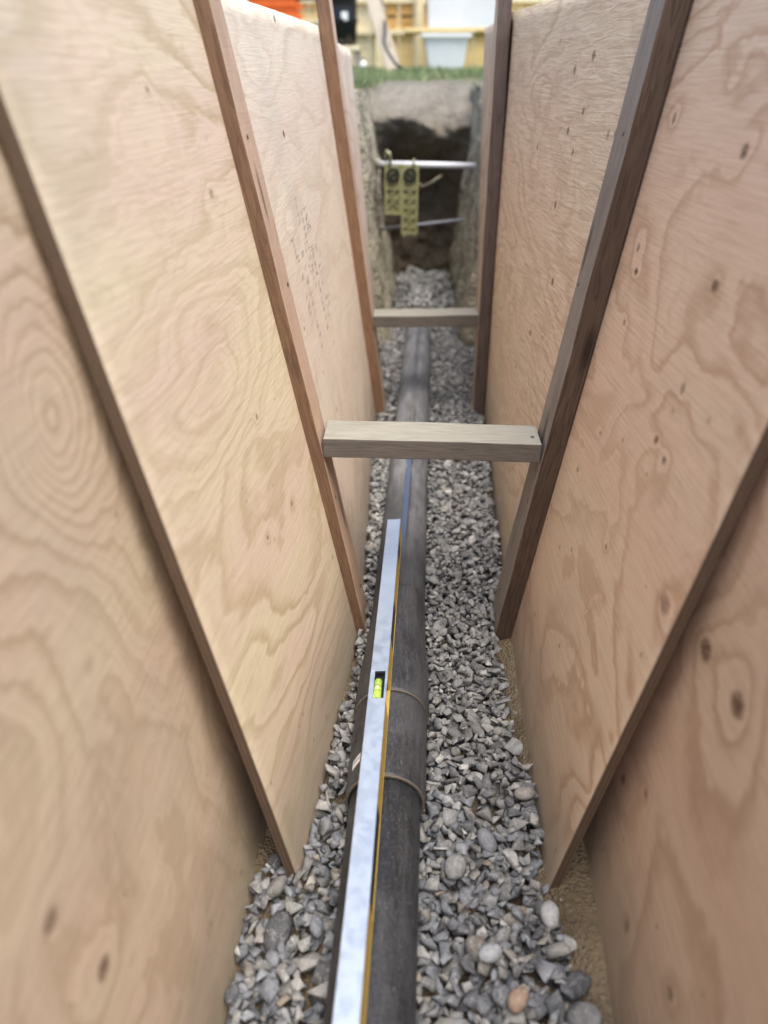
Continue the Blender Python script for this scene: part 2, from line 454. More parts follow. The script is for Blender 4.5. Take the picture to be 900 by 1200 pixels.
# ------------------------------------------------------------------ plywood sheets
def sheet(key, mat, label, top0, top1, bot=-1.10, bot1=None, thick=0.0142, corner=None):
    side = -1 if key[0] == 'L' else 1
    (y0, _, _), (y1, _, _) = PANELS[key]
    nu, nv = 28, 44
    if bot1 is None: bot1 = bot
    bm = bmesh.new()
    uvl = bm.loops.layers.uv.new('UVMap')
    sd_ = sum(map(ord, key)) * 0.37
    def pt(i, j, off):
        t, s = i / nu, j / nv
        y = y0 + (y1 - y0) * t
        zt = top0 + (top1 - top0) * t
        if corner and t > 0.9: zt -= corner * ((t - 0.9) / 0.1) ** 2
        zb = bot + (bot1 - bot) * t
        z = zb + (zt - zb) * s
        x = panel_x(key, y, z)
        x += 0.0035 * (noise.noise((y * 1.3 + sd_, z * 1.5, sd_)))          # gentle warp
        jit = 0.0008 * noise.noise((z * 40, y * 40, sd_ + 3))               # ragged cut edge
        yy = y + (jit if i in (0, nu) else 0)
        return Vector((x + side * off, yy, z + (jit if j in (0, nv) else 0)))
    F, B = {}, {}
    for i in range(nu + 1):
        for j in range(nv + 1):
            F[i, j] = bm.verts.new(pt(i, j, 0))
            B[i, j] = bm.verts.new(pt(i, j, thick))
    def face(vs, uvs, mi):
        f = bm.faces.new(vs)
        f.material_index = mi
        for l, uv in zip(f.loops, uvs): l[uvl].uv = uv
        f.smooth = mi == 0
    for i in range(nu):
        for j in range(nv):
            q = [(i, j), (i + 1, j), (i + 1, j + 1), (i, j + 1)]
            for D, o in ((F, 1), (B, -1)):
                qq = q if (side * o) > 0 else q[::-1]
                vs = [D[a] for a in qq]
                face(vs, [(v.co.y, v.co.z) for v in vs], 0)
    def strip(a, b):
        vs = [F[a], F[b], B[b], B[a]]
        uv = [(0, F[a].co.z + F[a].co.y), (0, F[b].co.z + F[b].co.y), (1, B[b].co.z + B[b].co.y), (1, B[a].co.z + B[a].co.y)]
        face(vs, uv, 1)
    for j in range(nv):
        strip((0, j), (0, j + 1)); strip((nu, j), (nu, j + 1))
    for i in range(nu):
        strip((i, 0), (i + 1, 0)); strip((i, nv), (i + 1, nv))
    o = from_bm(bm, 'plywood_sheet', None, mats=[mat, M['edge']])
    tag(o, label, 'plywood sheet', 'plywood sheets lining the trench')
    return o

YL, YD, YW = (0.60, 0.475, 0.33), (0.43, 0.29, 0.17), (0.58, 0.43, 0.30)
PL, PD, PW = (0.66, 0.51, 0.365), (0.46, 0.30, 0.19), (0.66, 0.475, 0.345)
mL1 = plywood_mat('plywood_near_left', 1.0, (0.58, 0.48, 0.335), (0.39, 0.285, 0.18), (0.57, 0.435, 0.32),
                  [(0.369, -0.601, 0.012), (0.394, -0.711, 0.013)], bands=15, aniso=(1.9, 1.2),
                  swirl=[(0.644, -0.275, 0.10, 0.10, 0.55)], minor=0.3)
mL2 = plywood_mat('plywood_left', 2.0, (0.64, 0.55, 0.38), (0.45, 0.35, 0.215), (0.63, 0.50, 0.385),
                  [(1.16, -0.149, 0.0085), (1.037, -0.018, 0.006), (1.09, -0.459, 0.006), (1.135, -0.636, 0.006), (0.992, -0.616, 0.005)],
                  bands=13, swirl=[(1.0, -0.36, 0.20, 0.10, 0.33), (0.80, -0.75, 0.2, 0.3, 0.12)], minor=0.4)
mL3 = plywood_mat('plywood_left_stamped', 3.0, (0.67, 0.59, 0.47), (0.54, 0.44, 0.335), (0.66, 0.55, 0.45),
                  [(1.871, 0.096, 0.013), (1.723, -0.108, 0.010), (1.812, -0.3, 0.007), (1.667, -0.682, 0.008), (1.504, -0.443, 0.006)],
                  bands=9, minor=0.5)
mL4 = plywood_mat('plywood_left_far', 4.0, (0.64, 0.55, 0.46), (0.50, 0.40, 0.30), (0.62, 0.50, 0.42), [], bands=8, minor=0.4)
mR1 = plywood_mat('plywood_near_right', 5.0, (0.62, 0.475, 0.345), (0.43, 0.285, 0.19), (0.61, 0.435, 0.32),
                  [(0.70, -0.577, 0.016), (0.60, -0.566, 0.020), (0.76, -0.861, 0.010), (0.691, -0.808, 0.008), (0.602, -0.951, 0.009), (0.477, -0.874, 0.009)],
                  bands=10, aniso=(1.5, 1.6), swirl=[(0.6, -0.566, 0.08, 0.12, 0.15)], minor=0.3)
mR2 = plywood_mat('plywood_right', 6.0, PL, PD, PW,
                  [(0.991, -0.079, 0.009), (1.246, -0.058, 0.008), (0.942, -0.221, 0.010), (1.235, -0.233, 0.007), (1.214, -0.264, 0.008),
                   (0.925, -0.344, 0.008), (1.198, -0.338, 0.007), (0.945, -0.423, 0.007), (0.901, -0.433, 0.008), (1.151, -0.506, 0.006),
                   (1.202, -0.597, 0.006), (0.755, -0.554, 0.013), (0.977, -0.612, 0.006)], bands=9.5, aniso=(1.9, 2.6), minor=0.7, thin_amt=0.5, meander=0.9)
mR3 = plywood_mat('plywood_right_rippled', 7.0, (0.67, 0.54, 0.385), (0.49, 0.355, 0.235), (0.67, 0.51, 0.37),
                  [(1.84, 0.005, 0.012), (1.727, 0.028, 0.011), (1.722, -0.066, 0.010), (1.806, -0.106, 0.010), (1.536, -0.095, 0.008),
                   (2.058, -0.156, 0.009), (1.738, -0.141, 0.008), (1.793, -0.25, 0.010), (1.687, -0.389, 0.010), (1.803, -0.536, 0.008),
                   (1.908, -0.657, 0.008), (1.673, -0.507, 0.006)], bands=12, aniso=(1.0, 3.0), ripple=0.55, bump=0.0009, minor=1.0, meander=0.7)
mR4 = plywood_mat('plywood_right_far', 8.0, (0.60, 0.47, 0.35), (0.46, 0.33, 0.22), (0.60, 0.45, 0.33), [], bands=8, minor=0.4)

sheet('L1', mL1, 'nearest plywood sheet on the left, with large looping grain, behind the overlapping sheet', 0.22, 0.22, -1.10)
sheet('L2', mL2, 'left plywood sheet with yellowish swirling grain, between the first overlap and the brown stud', 0.20, 0.20, -1.085)
s_L3 = sheet('L3', mL3, 'pale left plywood sheet with black ink stamp between the two brown studs', 0.112, 0.112, -1.10)
sheet('L4', mL4, 'short pale plywood sheet at far left end, beyond the farther brown stud', 0.092, 0.070, -1.12, corner=0.012)
sheet('R1', mR1, 'nearest plywood sheet on the right, with big round knots, reaching the sand', 0.22, 0.22, -1.12)
sheet('R2', mR2, 'pinkish right plywood sheet with wavy grain and knots before the dark stud', 0.20, 0.20, -1.085)
sheet('R3', mR3, 'rippled yellowish right plywood sheet with many small knots between the two dark studs', 0.145, 0.145, -1.10)
sheet('R4', mR4, 'narrow plywood sheet at far right end, beyond the farther dark stud', 0.14, 0.135, -1.12)

# black grade stamp on the left sheet: illegible rows of ink marks, one upright capital T
def ink_marks():
    bm = bmesh.new()
    def stroke(ya, za, yb, zb, wd):
        wd *= 0.62
        d = Vector((0, yb - ya, zb - za))
        n = Vector((0, -d.z, d.y)).normalized() * wd / 2
        q = []
        for (yy, zz), sg in (((ya, za), 1), ((yb, zb), 1), ((yb, zb), -1), ((ya, za), -1)):
            y, z = yy + sg * n.y, zz + sg * n.z
            q.append(bm.verts.new((panel_x('L3', y, z) + 0.0018 + 0.0035 * noise.noise((y * 1.3 + sum(map(ord, 'L3')) * .37, z * 1.5, sum(map(ord, 'L3')) * .37)), y, z)))
        bm.faces.new(q)
    r = random.Random(5)
    def T(y, z, s):
        stroke(y - s, z, y + s, z, 0.005); stroke(y, z, y, z - 2.2 * s, 0.005)
    T(1.585, -0.285, 0.018)
    for (cy, n, z0, sz, wd, sp) in ((1.60, 7, -0.325, 0.012, 0.0030, 0.019), (1.70, 11, -0.225, 0.010, 0.0028, 0.015), (1.735, 12, -0.245, 0.010, 0.0028, 0.015),
                                    (1.78, 14, -0.255, 0.015, 0.0040, 0.020), (1.835, 10, -0.33, 0.014, 0.0035, 0.019), (1.655, 9, -0.33, 0.015, 0.0040, 0.024), (1.875, 7, -0.37, 0.012, 0.0030, 0.019)):
        for k in range(n):
            z = z0 - k * sp
            if r.random() < 0.22: continue
            y = cy + r.uniform(-.003, .003)
            s = sz * r.uniform(.7, 1.1)
            for _ in range(r.choice((2, 3, 3))):
                c = r.random()
                if c < .4: yy = y + r.uniform(-s, s); stroke(yy, z - s * .5, yy + r.uniform(-.3, .3) * s, z + s * .5, wd)
                elif c < .75: zz = z + r.choice((-.45, 0, .45)) * s; stroke(y - s, zz, y + s, zz, wd)
                else: stroke(y - s, z - s * .5, y + s, z + s * .5, wd)
    o = from_bm(bm, 'ink_stamp', M['ink_faint'], s_L3)
    o['label'] = 'faint black ink grade stamp'; o['kind'] = 'stuff'
ink_marks()

# ------------------------------------------------------------------ lumber
def lumber(name, a, b, wy, th, mats, bev=0.0025, face_rule=None, wob=0.001, seed=0, yaw=0.0):
    """a straight board: local X runs from a to b, local Y is the trench direction"""
    a, b = Vector(a), Vector(b)
    X = (b - a).normalized(); L = (b - a).length
    Y = Vector((0, 1, 0)); Y = (Y - X * Y.dot(X)).normalized()
    Z = X.cross(Y)
    bm = bmesh.new()
    bmesh.ops.create_cube(bm, size=1)
    bmesh.ops.transform(bm, matrix=Matrix.Translation((L / 2, 0, 0)) @ Matrix.Diagonal((L, wy, th, 1)), verts=bm.verts)
    bmesh.ops.bevel(bm, geom=list(bm.edges), offset=bev, segments=2, affect='EDGES', profile=0.5)
    n = max(2, int(L / 0.035))
    for k in range(1, n):
        g_ = list(bm.verts) + list(bm.edges) + list(bm.faces)
        bmesh.ops.bisect_plane(bm, geom=g_, plane_co=(L * k / n, 0, 0), plane_no=(1, 0, 0))
    for v in bm.verts:
        q = v.co
        d = noise.noise_vector((q.x * 6 + seed, q.y * 20, q.z * 20 + seed))
        v.co += Vector((0, d.y, d.z)) * wob * 1.6
        bow = math.sin(math.pi * min(1, max(0, q.x / L)))
        v.co += Vector((0, 0.004 * bow * math.sin(seed * 7 + 1), 0))
        dent = noise.noise((q.x * 45 + seed, q.y * 45, q.z * 45))
        if dent > 0.25: v.co.z -= math.copysign(0.0022 * (dent - 0.25), q.z)
    bmesh.ops.recalc_face_normals(bm, faces=bm.faces)
    for f in bm.faces:
        f.material_index = face_rule(f.normal) if face_rule else 0
    o = from_bm(bm, name, None, mats=mats)
    R3 = Matrix((X, Y, Z)).transposed()
    o.matrix_world = Matrix.Translation(a) @ R3.to_4x4()
    return o

def stud(side, pb, pt, y, mats, label, zt):
    """pb, pt: (x,z) where the outer face runs; side -1 left wall"""
    (x0, z0), (x1, z1) = pb, pt
    k = (x1 - x0) / (z1 - z0)
    x2 = x0 + k * (zt - z0)
    d = Vector((x2 - x0, 0, zt - z0)).normalized()
    nrm = Vector((d.z, 0, -d.x)) * (-side)             # towards the middle of the trench
    c = nrm * 0.0195
    A = Vector((x0, y + 0.0445, z0)) + c
    B = Vector((x2, y + 0.0445, zt)) + c
    # local Z = X x Y ; wide face looking inward is the +/-Z face
    Zl = d.cross(Vector((0, 1, 0)))
    sgn = 1 if Zl.dot(nrm) > 0 else -1
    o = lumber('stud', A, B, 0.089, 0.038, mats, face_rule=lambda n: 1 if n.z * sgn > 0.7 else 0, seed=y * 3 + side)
    tag(o, label, 'stud', 'upright studs against the plywood')
    return o
stud(-1, (-0.117, -1.058), (-0.331, 0.09), 1.300, [M['stud_brown'], M['stud_face_l']], 'nearer brown upright stud on the left plywood wall, spacer butted against it', 0.48)
stud(-1, (-0.111, -1.075), (-0.270, 0.171), 2.500, [M['stud_brown2'], M['stud_face_l2']], 'farther reddish brown upright stud on the left plywood wall', 0.62)
stud(1, (0.231, -1.058), (0.389, 0.088), 1.300, [M['stud_dark'], M['stud_face_r']], 'nearer dark upright stud on the right plywood wall', 0.48)
s_R2 = stud(1, (0.2665, -1.085), (0.2655, 0.17), 2.500, [M['stud_dark2'], M['stud_face_r2']], 'farther dark upright stud on the right with stamped pale inner face', 0.62)

# letters stamped up the pale inner face of the far right stud, seen as tiny wedge strokes
def stud_marks():
    bm = bmesh.new()
    r = random.Random(3)
    z = -0.245
    def st(ya, za, yb, zb, wd=0.004):
        d = Vector((0, yb - ya, zb - za)); n = Vector((0, -d.z, d.y)).normalized() * wd / 2
        x = 0.2277
        vs = [bm.verts.new((x, ya + n.y, za + n.z)), bm.verts.new((x, yb + n.y, zb + n.z)), bm.verts.new((x, yb - n.y, zb - n.z)), bm.verts.new((x, ya - n.y, za - n.z))]
        bm.faces.new(vs)
    y0, y1 = 2.513, 2.575
    z = -0.52
    st(y0, z, y1, z); z += 0.03
    for k in range(5):                               # zig-zag capitals A N A N A
        h = 0.026
        st(y0, z, y1, z + h / 2); st(y1, z + h / 2, y0, z + h)
        if k % 2 == 0: st((y0 + y1) / 2, z + h * .25, (y0 + y1) / 2, z + h * .75)
        else: st(y0, z, y1, z)
        z += 0.036
    o = from_bm(bm, 'ink_stamp', M['ink_faint'])
    o.parent = s_R2; o['kind'] = 'stuff'
    o.matrix_parent_inverse = s_R2.matrix_world.inverted()
stud_marks()

def spacer(a, b, label, seed):
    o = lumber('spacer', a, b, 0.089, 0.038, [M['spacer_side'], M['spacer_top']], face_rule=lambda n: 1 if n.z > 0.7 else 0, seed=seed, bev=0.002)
    return tag(o, label, 'wooden spacer', 'wooden spacers bracing the studs apart')
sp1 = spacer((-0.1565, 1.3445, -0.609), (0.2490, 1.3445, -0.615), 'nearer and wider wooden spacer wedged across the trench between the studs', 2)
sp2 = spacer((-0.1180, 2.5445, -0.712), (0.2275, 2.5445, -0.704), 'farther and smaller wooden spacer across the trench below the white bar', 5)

M['nail'] = plain('nail_steel', (0.16, 0.14, 0.13), 0.5, 0.6)
def nail(parent, lx, ly, lz, nz):
    """nail head on a board, in the board's own frame"""
    me = tube_mesh([(0, 0, 0), (0, 0, 0.0012)], 0.0036, seg=10)
    o = obj('nail_head', me, M['nail'], parent)
    o.location = (lx, ly, lz)
    if nz < 0: o.rotation_euler = (math.pi, 0, 0)
for st_ in [o for o in scene.objects if o.name.startswith('stud')]:
    ez = st_.matrix_world.to_3x3() @ Vector((0, 0, 1))
    inward = 1 if (ez.x > 0) == (st_.location.x < 0.05) else -1
    for (lx, ly) in ((0.09, 0.015), (0.33, -0.02), (0.74, 0.022), (0.98, -0.012)):
        nail(st_, lx, ly, 0.019 * inward + 0.0002 * inward, inward)
nail(sp1, 0.392, -0.012, 0.0193, 1)

# ------------------------------------------------------------------ drain pipe
pipe = empty('drain_pipe', (pipe_x(0.8), 0.8, -1.056))
tag(pipe, 'long black plastic drain pipe lying in the gravel along the trench floor', 'pipe')
def pipe_part(name, prof, mat, label=None, ext=1.0):
    """prof: list of (y, radius); closed solid of revolution about the pipe axis"""
    pts = [(pipe_x(max(y, 0.0)) , y, PIPE_Z) for y, r in prof]
    me = tube_mesh(pts, [r for _, r in prof], seg=64)
    o = obj(name, me, mat, pipe)
    o.location = -Vector(pipe.location)
    if label: o['label'] = label
    return o
# sharp shoulders are made by doubling the y with a tiny offset
pipe_part('pipe_run', [(-0.55, 0.0558)] + [(y, 0.0560) for y in np.linspace(-0.4, 0.86, 12)], M['pipe_near'], 'clean black near run of pipe')
pipe_part('coupling', [(0.824, 0.057), (0.8242, 0.0612), (0.8255, 0.0636), (0.829, 0.0642), (0.86, 0.0644), (0.908, 0.0642), (0.9105, 0.0634), (0.913, 0.0634), (0.9155, 0.0644),
                       (0.96, 0.0645), (1.004, 0.0642), (1.007, 0.0632), (1.0075, 0.057)], M['pipe_fit'], 'black pipe coupling with dusty rims')
pipe_part('pipe_hub', [(1.0100, 0.055), (1.0101, 0.0655), (1.012, 0.0672), (1.016, 0.0676), (1.05, 0.0672), (1.10, 0.0655), (1.16, 0.0618), (1.22, 0.0590), (1.28, 0.0572), (1.34, 0.0562), (1.37, 0.0555)], M['pipe_fit'], 'tapering bell end of the far pipe')
pipe_part('pipe_run', [(1.20, 0.0555)] + [(y, 0.0560) for y in np.linspace(1.25, 3.95, 14)], M['pipe_far'], 'dusty grey far run of pipe')
def rim(name, y, r, t):
    bm = bmesh.new(); n = 56
    cx = pipe_x(y)
    rings = []
    for (yy, rr) in ((y, r - .003), (y, r + .0004), (y + t, r + .0006), (y + t, r - .003)):
        rings.append([bm.verts.new((cx + rr * math.cos(2 * math.pi * k / n), yy, PIPE_Z + rr * math.sin(2 * math.pi * k / n))) for k in range(n)])
    for a in range(4):
        A, B = rings[a], rings[(a + 1) % 4]
        for k in range(n): bm.faces.new((A[k], A[(k + 1) % n], B[(k + 1) % n], B[k]))
    o = from_bm(bm, name, M['lip'], pipe)
    o.location = -Vector(pipe.location)
rim('dusty_rim', 0.8215, 0.0622, 0.0035)
rim('dusty_rim', 1.0080, 0.0656, 0.0035)
# sticker on the coupling's left shoulder
def sticker():
    bm = bmesh.new()
    vs = []
    th0, th1 = R(131), R(147)
    n = 6
    for k in range(n + 1):
        th = th0 + (th1 - th0) * k / n
        for y in (0.862, 0.880):
            y2 = y - 0.006 * k / n * 1.5
            vs.append(bm.verts.new((pipe_x(y) + 0.0651 * math.cos(th), y2, PIPE_Z + 0.0651 * math.sin(th))))
    for k in range(n): bm.faces.new((vs[2 * k], vs[2 * k + 1], vs[2 * k + 3], vs[2 * k + 2]))
    s = from_bm(bm, 'sticker', M['white'], pipe); s.location = -Vector(pipe.location)
    s['label'] = 'small white sticker with tiny print'
    bm = bmesh.new()
    for k in range(7):
        th = th0 + (th1 - th0) * (k + 1) / 9
        t2 = th + R(0.9)
        y0, y1 = 0.868 - .001 * k, 0.874 - .001 * k
        q = [bm.verts.new((pipe_x(y) + 0.0654 * math.cos(t), y, PIPE_Z + 0.0654 * math.sin(t))) for t, y in ((th, y0), (t2, y0), (t2, y1), (th, y1))]
        bm.faces.new(q)
    p = from_bm(bm, 'print', M['ink'], s)
sticker()

# ------------------------------------------------------------------ spirit level lying on the pipe
lev = empty('spirit_level', (0, 0, 0))
lev_a = Vector((-0.0535, 0.36, -0.9345)); lev_b = Vector((-0.0225, 1.513, -0.9345))
dirv = (lev_b - lev_a).normalized()
LL = (lev_b - lev_a).length
yaw = -math.atan2(dirv.x, dirv.y)
lev.matrix_world = Matrix.Translation(lev_a) @ Matrix.Rotation(yaw, 4, 'Z') @ Matrix.Rotation(R(-5), 4, 'Y')
tag(lev, 'long silver and yellow spirit level resting on top of the black pipe', 'spirit level')
H, W_, FT = 0.050, 0.0295, 0.0035
vy = 0.965 - 0.36          # vial window centre along the level
# top flange split round the vial window
bm = bmesh.new()
w0, w1 = vy - 0.030, vy + 0.036
box_bm(W_, w0, FT, (0, w0 / 2, H - FT / 2), bevel=0.0006, seg=2, bm=bm)
box_bm(W_, LL - w1, FT, (0, (LL + w1) / 2, H - FT / 2), bevel=0.0006, seg=2, bm=bm)
box_bm(0.0075, w1 - w0, FT, (-W_ / 2 + 0.00375, vy + 0.003, H - FT / 2), bm=bm)
box_bm(0.0040, w1 - w0, FT, (W_ / 2 - 0.002, vy + 0.003, H - FT / 2), bm=bm)
from_bm(bm, 'top_rail', M['alu'], lev)
bm = bmesh.new()
box_bm(W_, LL, FT, (0, LL / 2, FT / 2), bevel=0.0006, bm=bm)
from_bm(bm, 'bottom_rail', M['yellow'], lev)
# web panels, with the hand slots left open between them
slots = [(0.225, 0.375), (0.735, 0.862), (1.02, 1.09)]
cuts = [0.0] + [v for s in slots for v in s] + [LL]
for k in range(0, len(cuts), 2):
    a_, b_ = cuts[k], cuts[k + 1]
    spans = [(a_, b_)]
    if a_ < vy < b_: spans = [(a_, vy - 0.031), (vy + 0.037, b_)]
    for (a1, b1) in spans:
        bm = box_bm(0.0290, b1 - a1, H - 2 * FT - 0.0004, (0, (a1 + b1) / 2, H / 2), bevel=0.001)
        from_bm(bm, 'web_panel', M['yellow'], lev)
for (a_, b_) in slots:
    bm = box_bm(0.0278, b_ - a_, H - 2 * FT - 0.0004, (0.0, (a_ + b_) / 2, H / 2))
    from_bm(bm, 'slot_shade', M['black'], lev)  # black filler painting the dark seen through the open hand slots
# yellow edge line under the top rail
bm = box_bm(0.0022, LL - 0.30, 0.0022, (W_ / 2 - 0.0012, LL / 2 - 0.12, H - FT - 0.0013))
# vial block
bm = box_bm(0.0170, 0.066, 0.018, (0.0015, vy + 0.003, H - 0.020), bevel=0.0008)
from_bm(bm, 'vial_holder', M['black'], lev)
from_bm(box_bm(0.022, 0.003, 0.040, (0, vy + 0.0345, H - 0.0215)), 'window_liner', M['black'], lev)
vial = obj('vial', tube_mesh([(0.0, vy - 0.026, 0), (0.0, vy - 0.025, 0), (0.0, vy + 0.0175, 0), (0.0, vy + 0.0185, 0)], [0.0045, 0.0066, 0.0066, 0.0045], seg=24), M['vial'], lev)
vial.location = (-0.0010, 0, H - 0.0075)
for yy in (-0.010, 0.002):
    obj('vial_line', tube_mesh([(0, vy + yy, 0), (0, vy + yy + 0.0010, 0)], 0.00685, seg=24), M['vial_line'], vial)
bm = bmesh.new(); bmesh.ops.create_uvsphere(bm, u_segments=14, v_segments=8, radius=1)
bmesh.ops.transform(bm, matrix=Matrix.Translation((0, vy - 0.0035, 0.0052)) @ Matrix.Diagonal((0.003, 0.0055, 0.0022, 1)), verts=bm.verts)
from_bm(bm, 'bubble', plain('bubble', (0.75, 0.92, 0.45), 0.1), vial, smooth=True)
bm = box_bm(W_ - 0.004, 0.004, H - 0.002, (0, LL + 0.0012, H / 2), bevel=0.001)
from_bm(bm, 'end_cap', M['black'], lev)

# ------------------------------------------------------------------ ground sheet with the trench cut out
def smooth(a, b, x):
    t = min(1, max(0, (x - a) / (b - a))); return t * t * (3 - 2 * t)
Y_END = 4.62
def left_x(y, z):
    """soil face, left side"""
    t = min(1, max(0, -z / 1.1))
    inner = -0.245 + 0.165 * t + 0.012 * math.sin(7 * t)
    k = smooth(3.12, 3.34, y)
    outer = min(-0.17 - 0.22 * (1 - t), panel_x('L1', 0.7, z) if y < 0.9 else -1e9 if False else -0.17 - 0.22 * (1 - t)) - 0.09
    return outer + (inner - outer) * k
def right_x(y, z):
    t = min(1, max(0, -z / 1.1))
    inner = 0.335 - 0.115 * t
    k = smooth(3.12, 3.34, y)
    outer = 0.30 + 0.20 * (1 - t) + 0.09
    return outer + (inner - outer) * k
def ground_z(x, y):
    base = -0.050
    bank = 0.052 * smooth(4.9, 6.0, y)
    n = 0.012 * noise.fractal((x * 2.2, y * 2.2, 1.7), 1.0, 2.0, 4)
    far = 1 - smooth(10, 30, math.hypot(x, y))
    return base + bank + n * far

def side_wall(side, name, label_kind):
    ys = np.concatenate([np.arange(-1.0, 3.1, 0.12), np.arange(3.1, 4.95, 0.014)])
    zs = np.concatenate([np.linspace(-0.0, -1.16, 84)])
    fn = left_x if side < 0 else right_x
    vs, fs = [], []
    for y in ys:
        for j, z in enumerate(zs):
            x = fn(y, z)
            d = noise.fractal((x * 3 + 5 * side, y * 7, z * 7), 0.9, 2.1, 6) * 0.020
            d += 0.018 * noise.noise((y * 3.1, z * 2.4, 9.0 + side))
            # tool gouges: clods and shelves
            d += 0.010 * abs(noise.noise((y * 18, z * 26, 3.0)))
            if y < 3.15: d *= 0.4
            zz = z + (ground_z(x, y) if j == 0 else (ground_z(x, y) * (1 - min(1, j / 5.0))))
            vs.append((x - side * d if side > 0 else x + d, y, zz))
    n = len(zs)
    for i in range(len(ys) - 1):
        for j in range(n - 1):
            q = (i * n + j, i * n + j + 1, (i + 1) * n + j + 1, (i + 1) * n + j)
            fs.append(q if side < 0 else q[::-1])
    me = bpy.data.meshes.new(name); me.from_pydata(vs, [], fs)
    for p in me.polygons: p.use_smooth = True
    me.update()
    o = obj(name, me, M['soil_side'])
    tag(o, kind='structure')
    return o
side_wall(-1, 'left_trench_soil', None)
side_wall(1, 'right_trench_soil', None)

def end_wall():
    xs = np.arange(-0.50, 0.56, 0.013)
    zs = np.linspace(0.0, -1.16, 92)
    vs, fs = [], []
    for x in xs:
        for j, z in enumerate(zs):
            wob = 0.07 * noise.noise((x * 5, 1.3, 2.0))
            zl = -0.245 + wob                           # lip of the overhang
            if z > zl:                                   # crumbling lip leaning back to the lawn
                t = (z - zl) / (-zl)
                y = 4.42 + 0.42 * t ** 1.1 + 0.05 * noise.noise((x * 6, z * 12, 7))
            else:                                        # undercut hollow below
                t = smooth(-0.04, 0.30, zl - z)
                cen = smooth(-0.20 - wob, -0.06, x) * (1 - smooth(0.22 + wob * 2, 0.33, x))
                y = 4.42 + 0.26 * t * cen + 0.05 * t
            d = noise.fractal((x * 7, y * 2, z * 7 + 4), 0.8, 2.1, 6) * 0.045 + 0.015 * noise.noise((x * 22, z * 20, 1))
            zz = z + ground_z(x, y) * (1 - min(1, j / 5.0))
            vs.append((x, y + d, zz))
    n = len(zs)
    for i in range(len(xs) - 1):
        for j in range(n - 1):
            fs.append((i * n + j, (i + 1) * n + j, (i + 1) * n + j + 1, i * n + j + 1)[::-1])
    me = bpy.data.meshes.new('end_trench_soil'); me.from_pydata(vs, [], fs)
    for p in me.polygons: p.use_smooth = True
    me.update()
    tag(obj('end_trench_soil', me, M['soil']), kind='structure')
end_wall()

def floor_top(x, y):
    """level the stones are heaped up to"""
    return -1.036 + 0.070 * smooth(3.3, 4.1, y) + 0.012 * float(noise.noise((x * 3, y * 2.1, 4)))
def sand_band(x, y):
    """signed: >0 bare sand"""
    s = -1.0
    # right, at the foot of the nearest sheet
    edge = np.interp(y, [0.0, 0.45, 0.55, 0.62, 0.68, 0.74, 0.80, 0.86], [0.232, 0.238, 0.236, 0.236, 0.214, 0.206, 0.222, 0.30])
    s = max(s, x - edge)
    # right patch between seam and stud
    if 0.88 < y < 1.36:
        edge = np.interp(y, [0.88, 0.95, 1.05, 1.15, 1.25, 1.32, 1.36], [0.26, 0.212, 0.196, 0.205, 0.200, 0.195, 0.26])
        s = max(s, x - edge)
    # left sliver by the coupling and by the first overlap
    if 1.08 < y < 1.24: s = max(s, -0.102 - x)
    if 0.74 < y < 0.80: s = max(s, -0.185 - x)
    return s

def trench_floor():
    xs = np.arange(-0.42, 0.50, 0.012); ys = np.arange(-1.0, 4.95, 0.02)
    vs, fs = [], []
    for x in xs:
        for y in ys:
            sb = sand_band(x, y)
            z = -1.066 + 0.010 * noise.fractal((x * 9, y * 9, 2), 1, 2, 4) + (0.016 * smooth(-0.01, 0.03, sb) if sb > -0.01 else 0)
            vs.append((x, y, z))
    n = len(ys)
    for i in range(len(xs) - 1):
        for j in range(n - 1):
            fs.append((i * n + j, (i + 1) * n + j, (i + 1) * n + j + 1, i * n + j + 1))
    me = bpy.data.meshes.new('trench_floor'); me.from_pydata(vs, [], fs)
    for p in me.polygons: p.use_smooth = True
    me.update()
    tag(obj('sandy_trench_floor', me, M['sand']), kind='structure')
trench_floor()

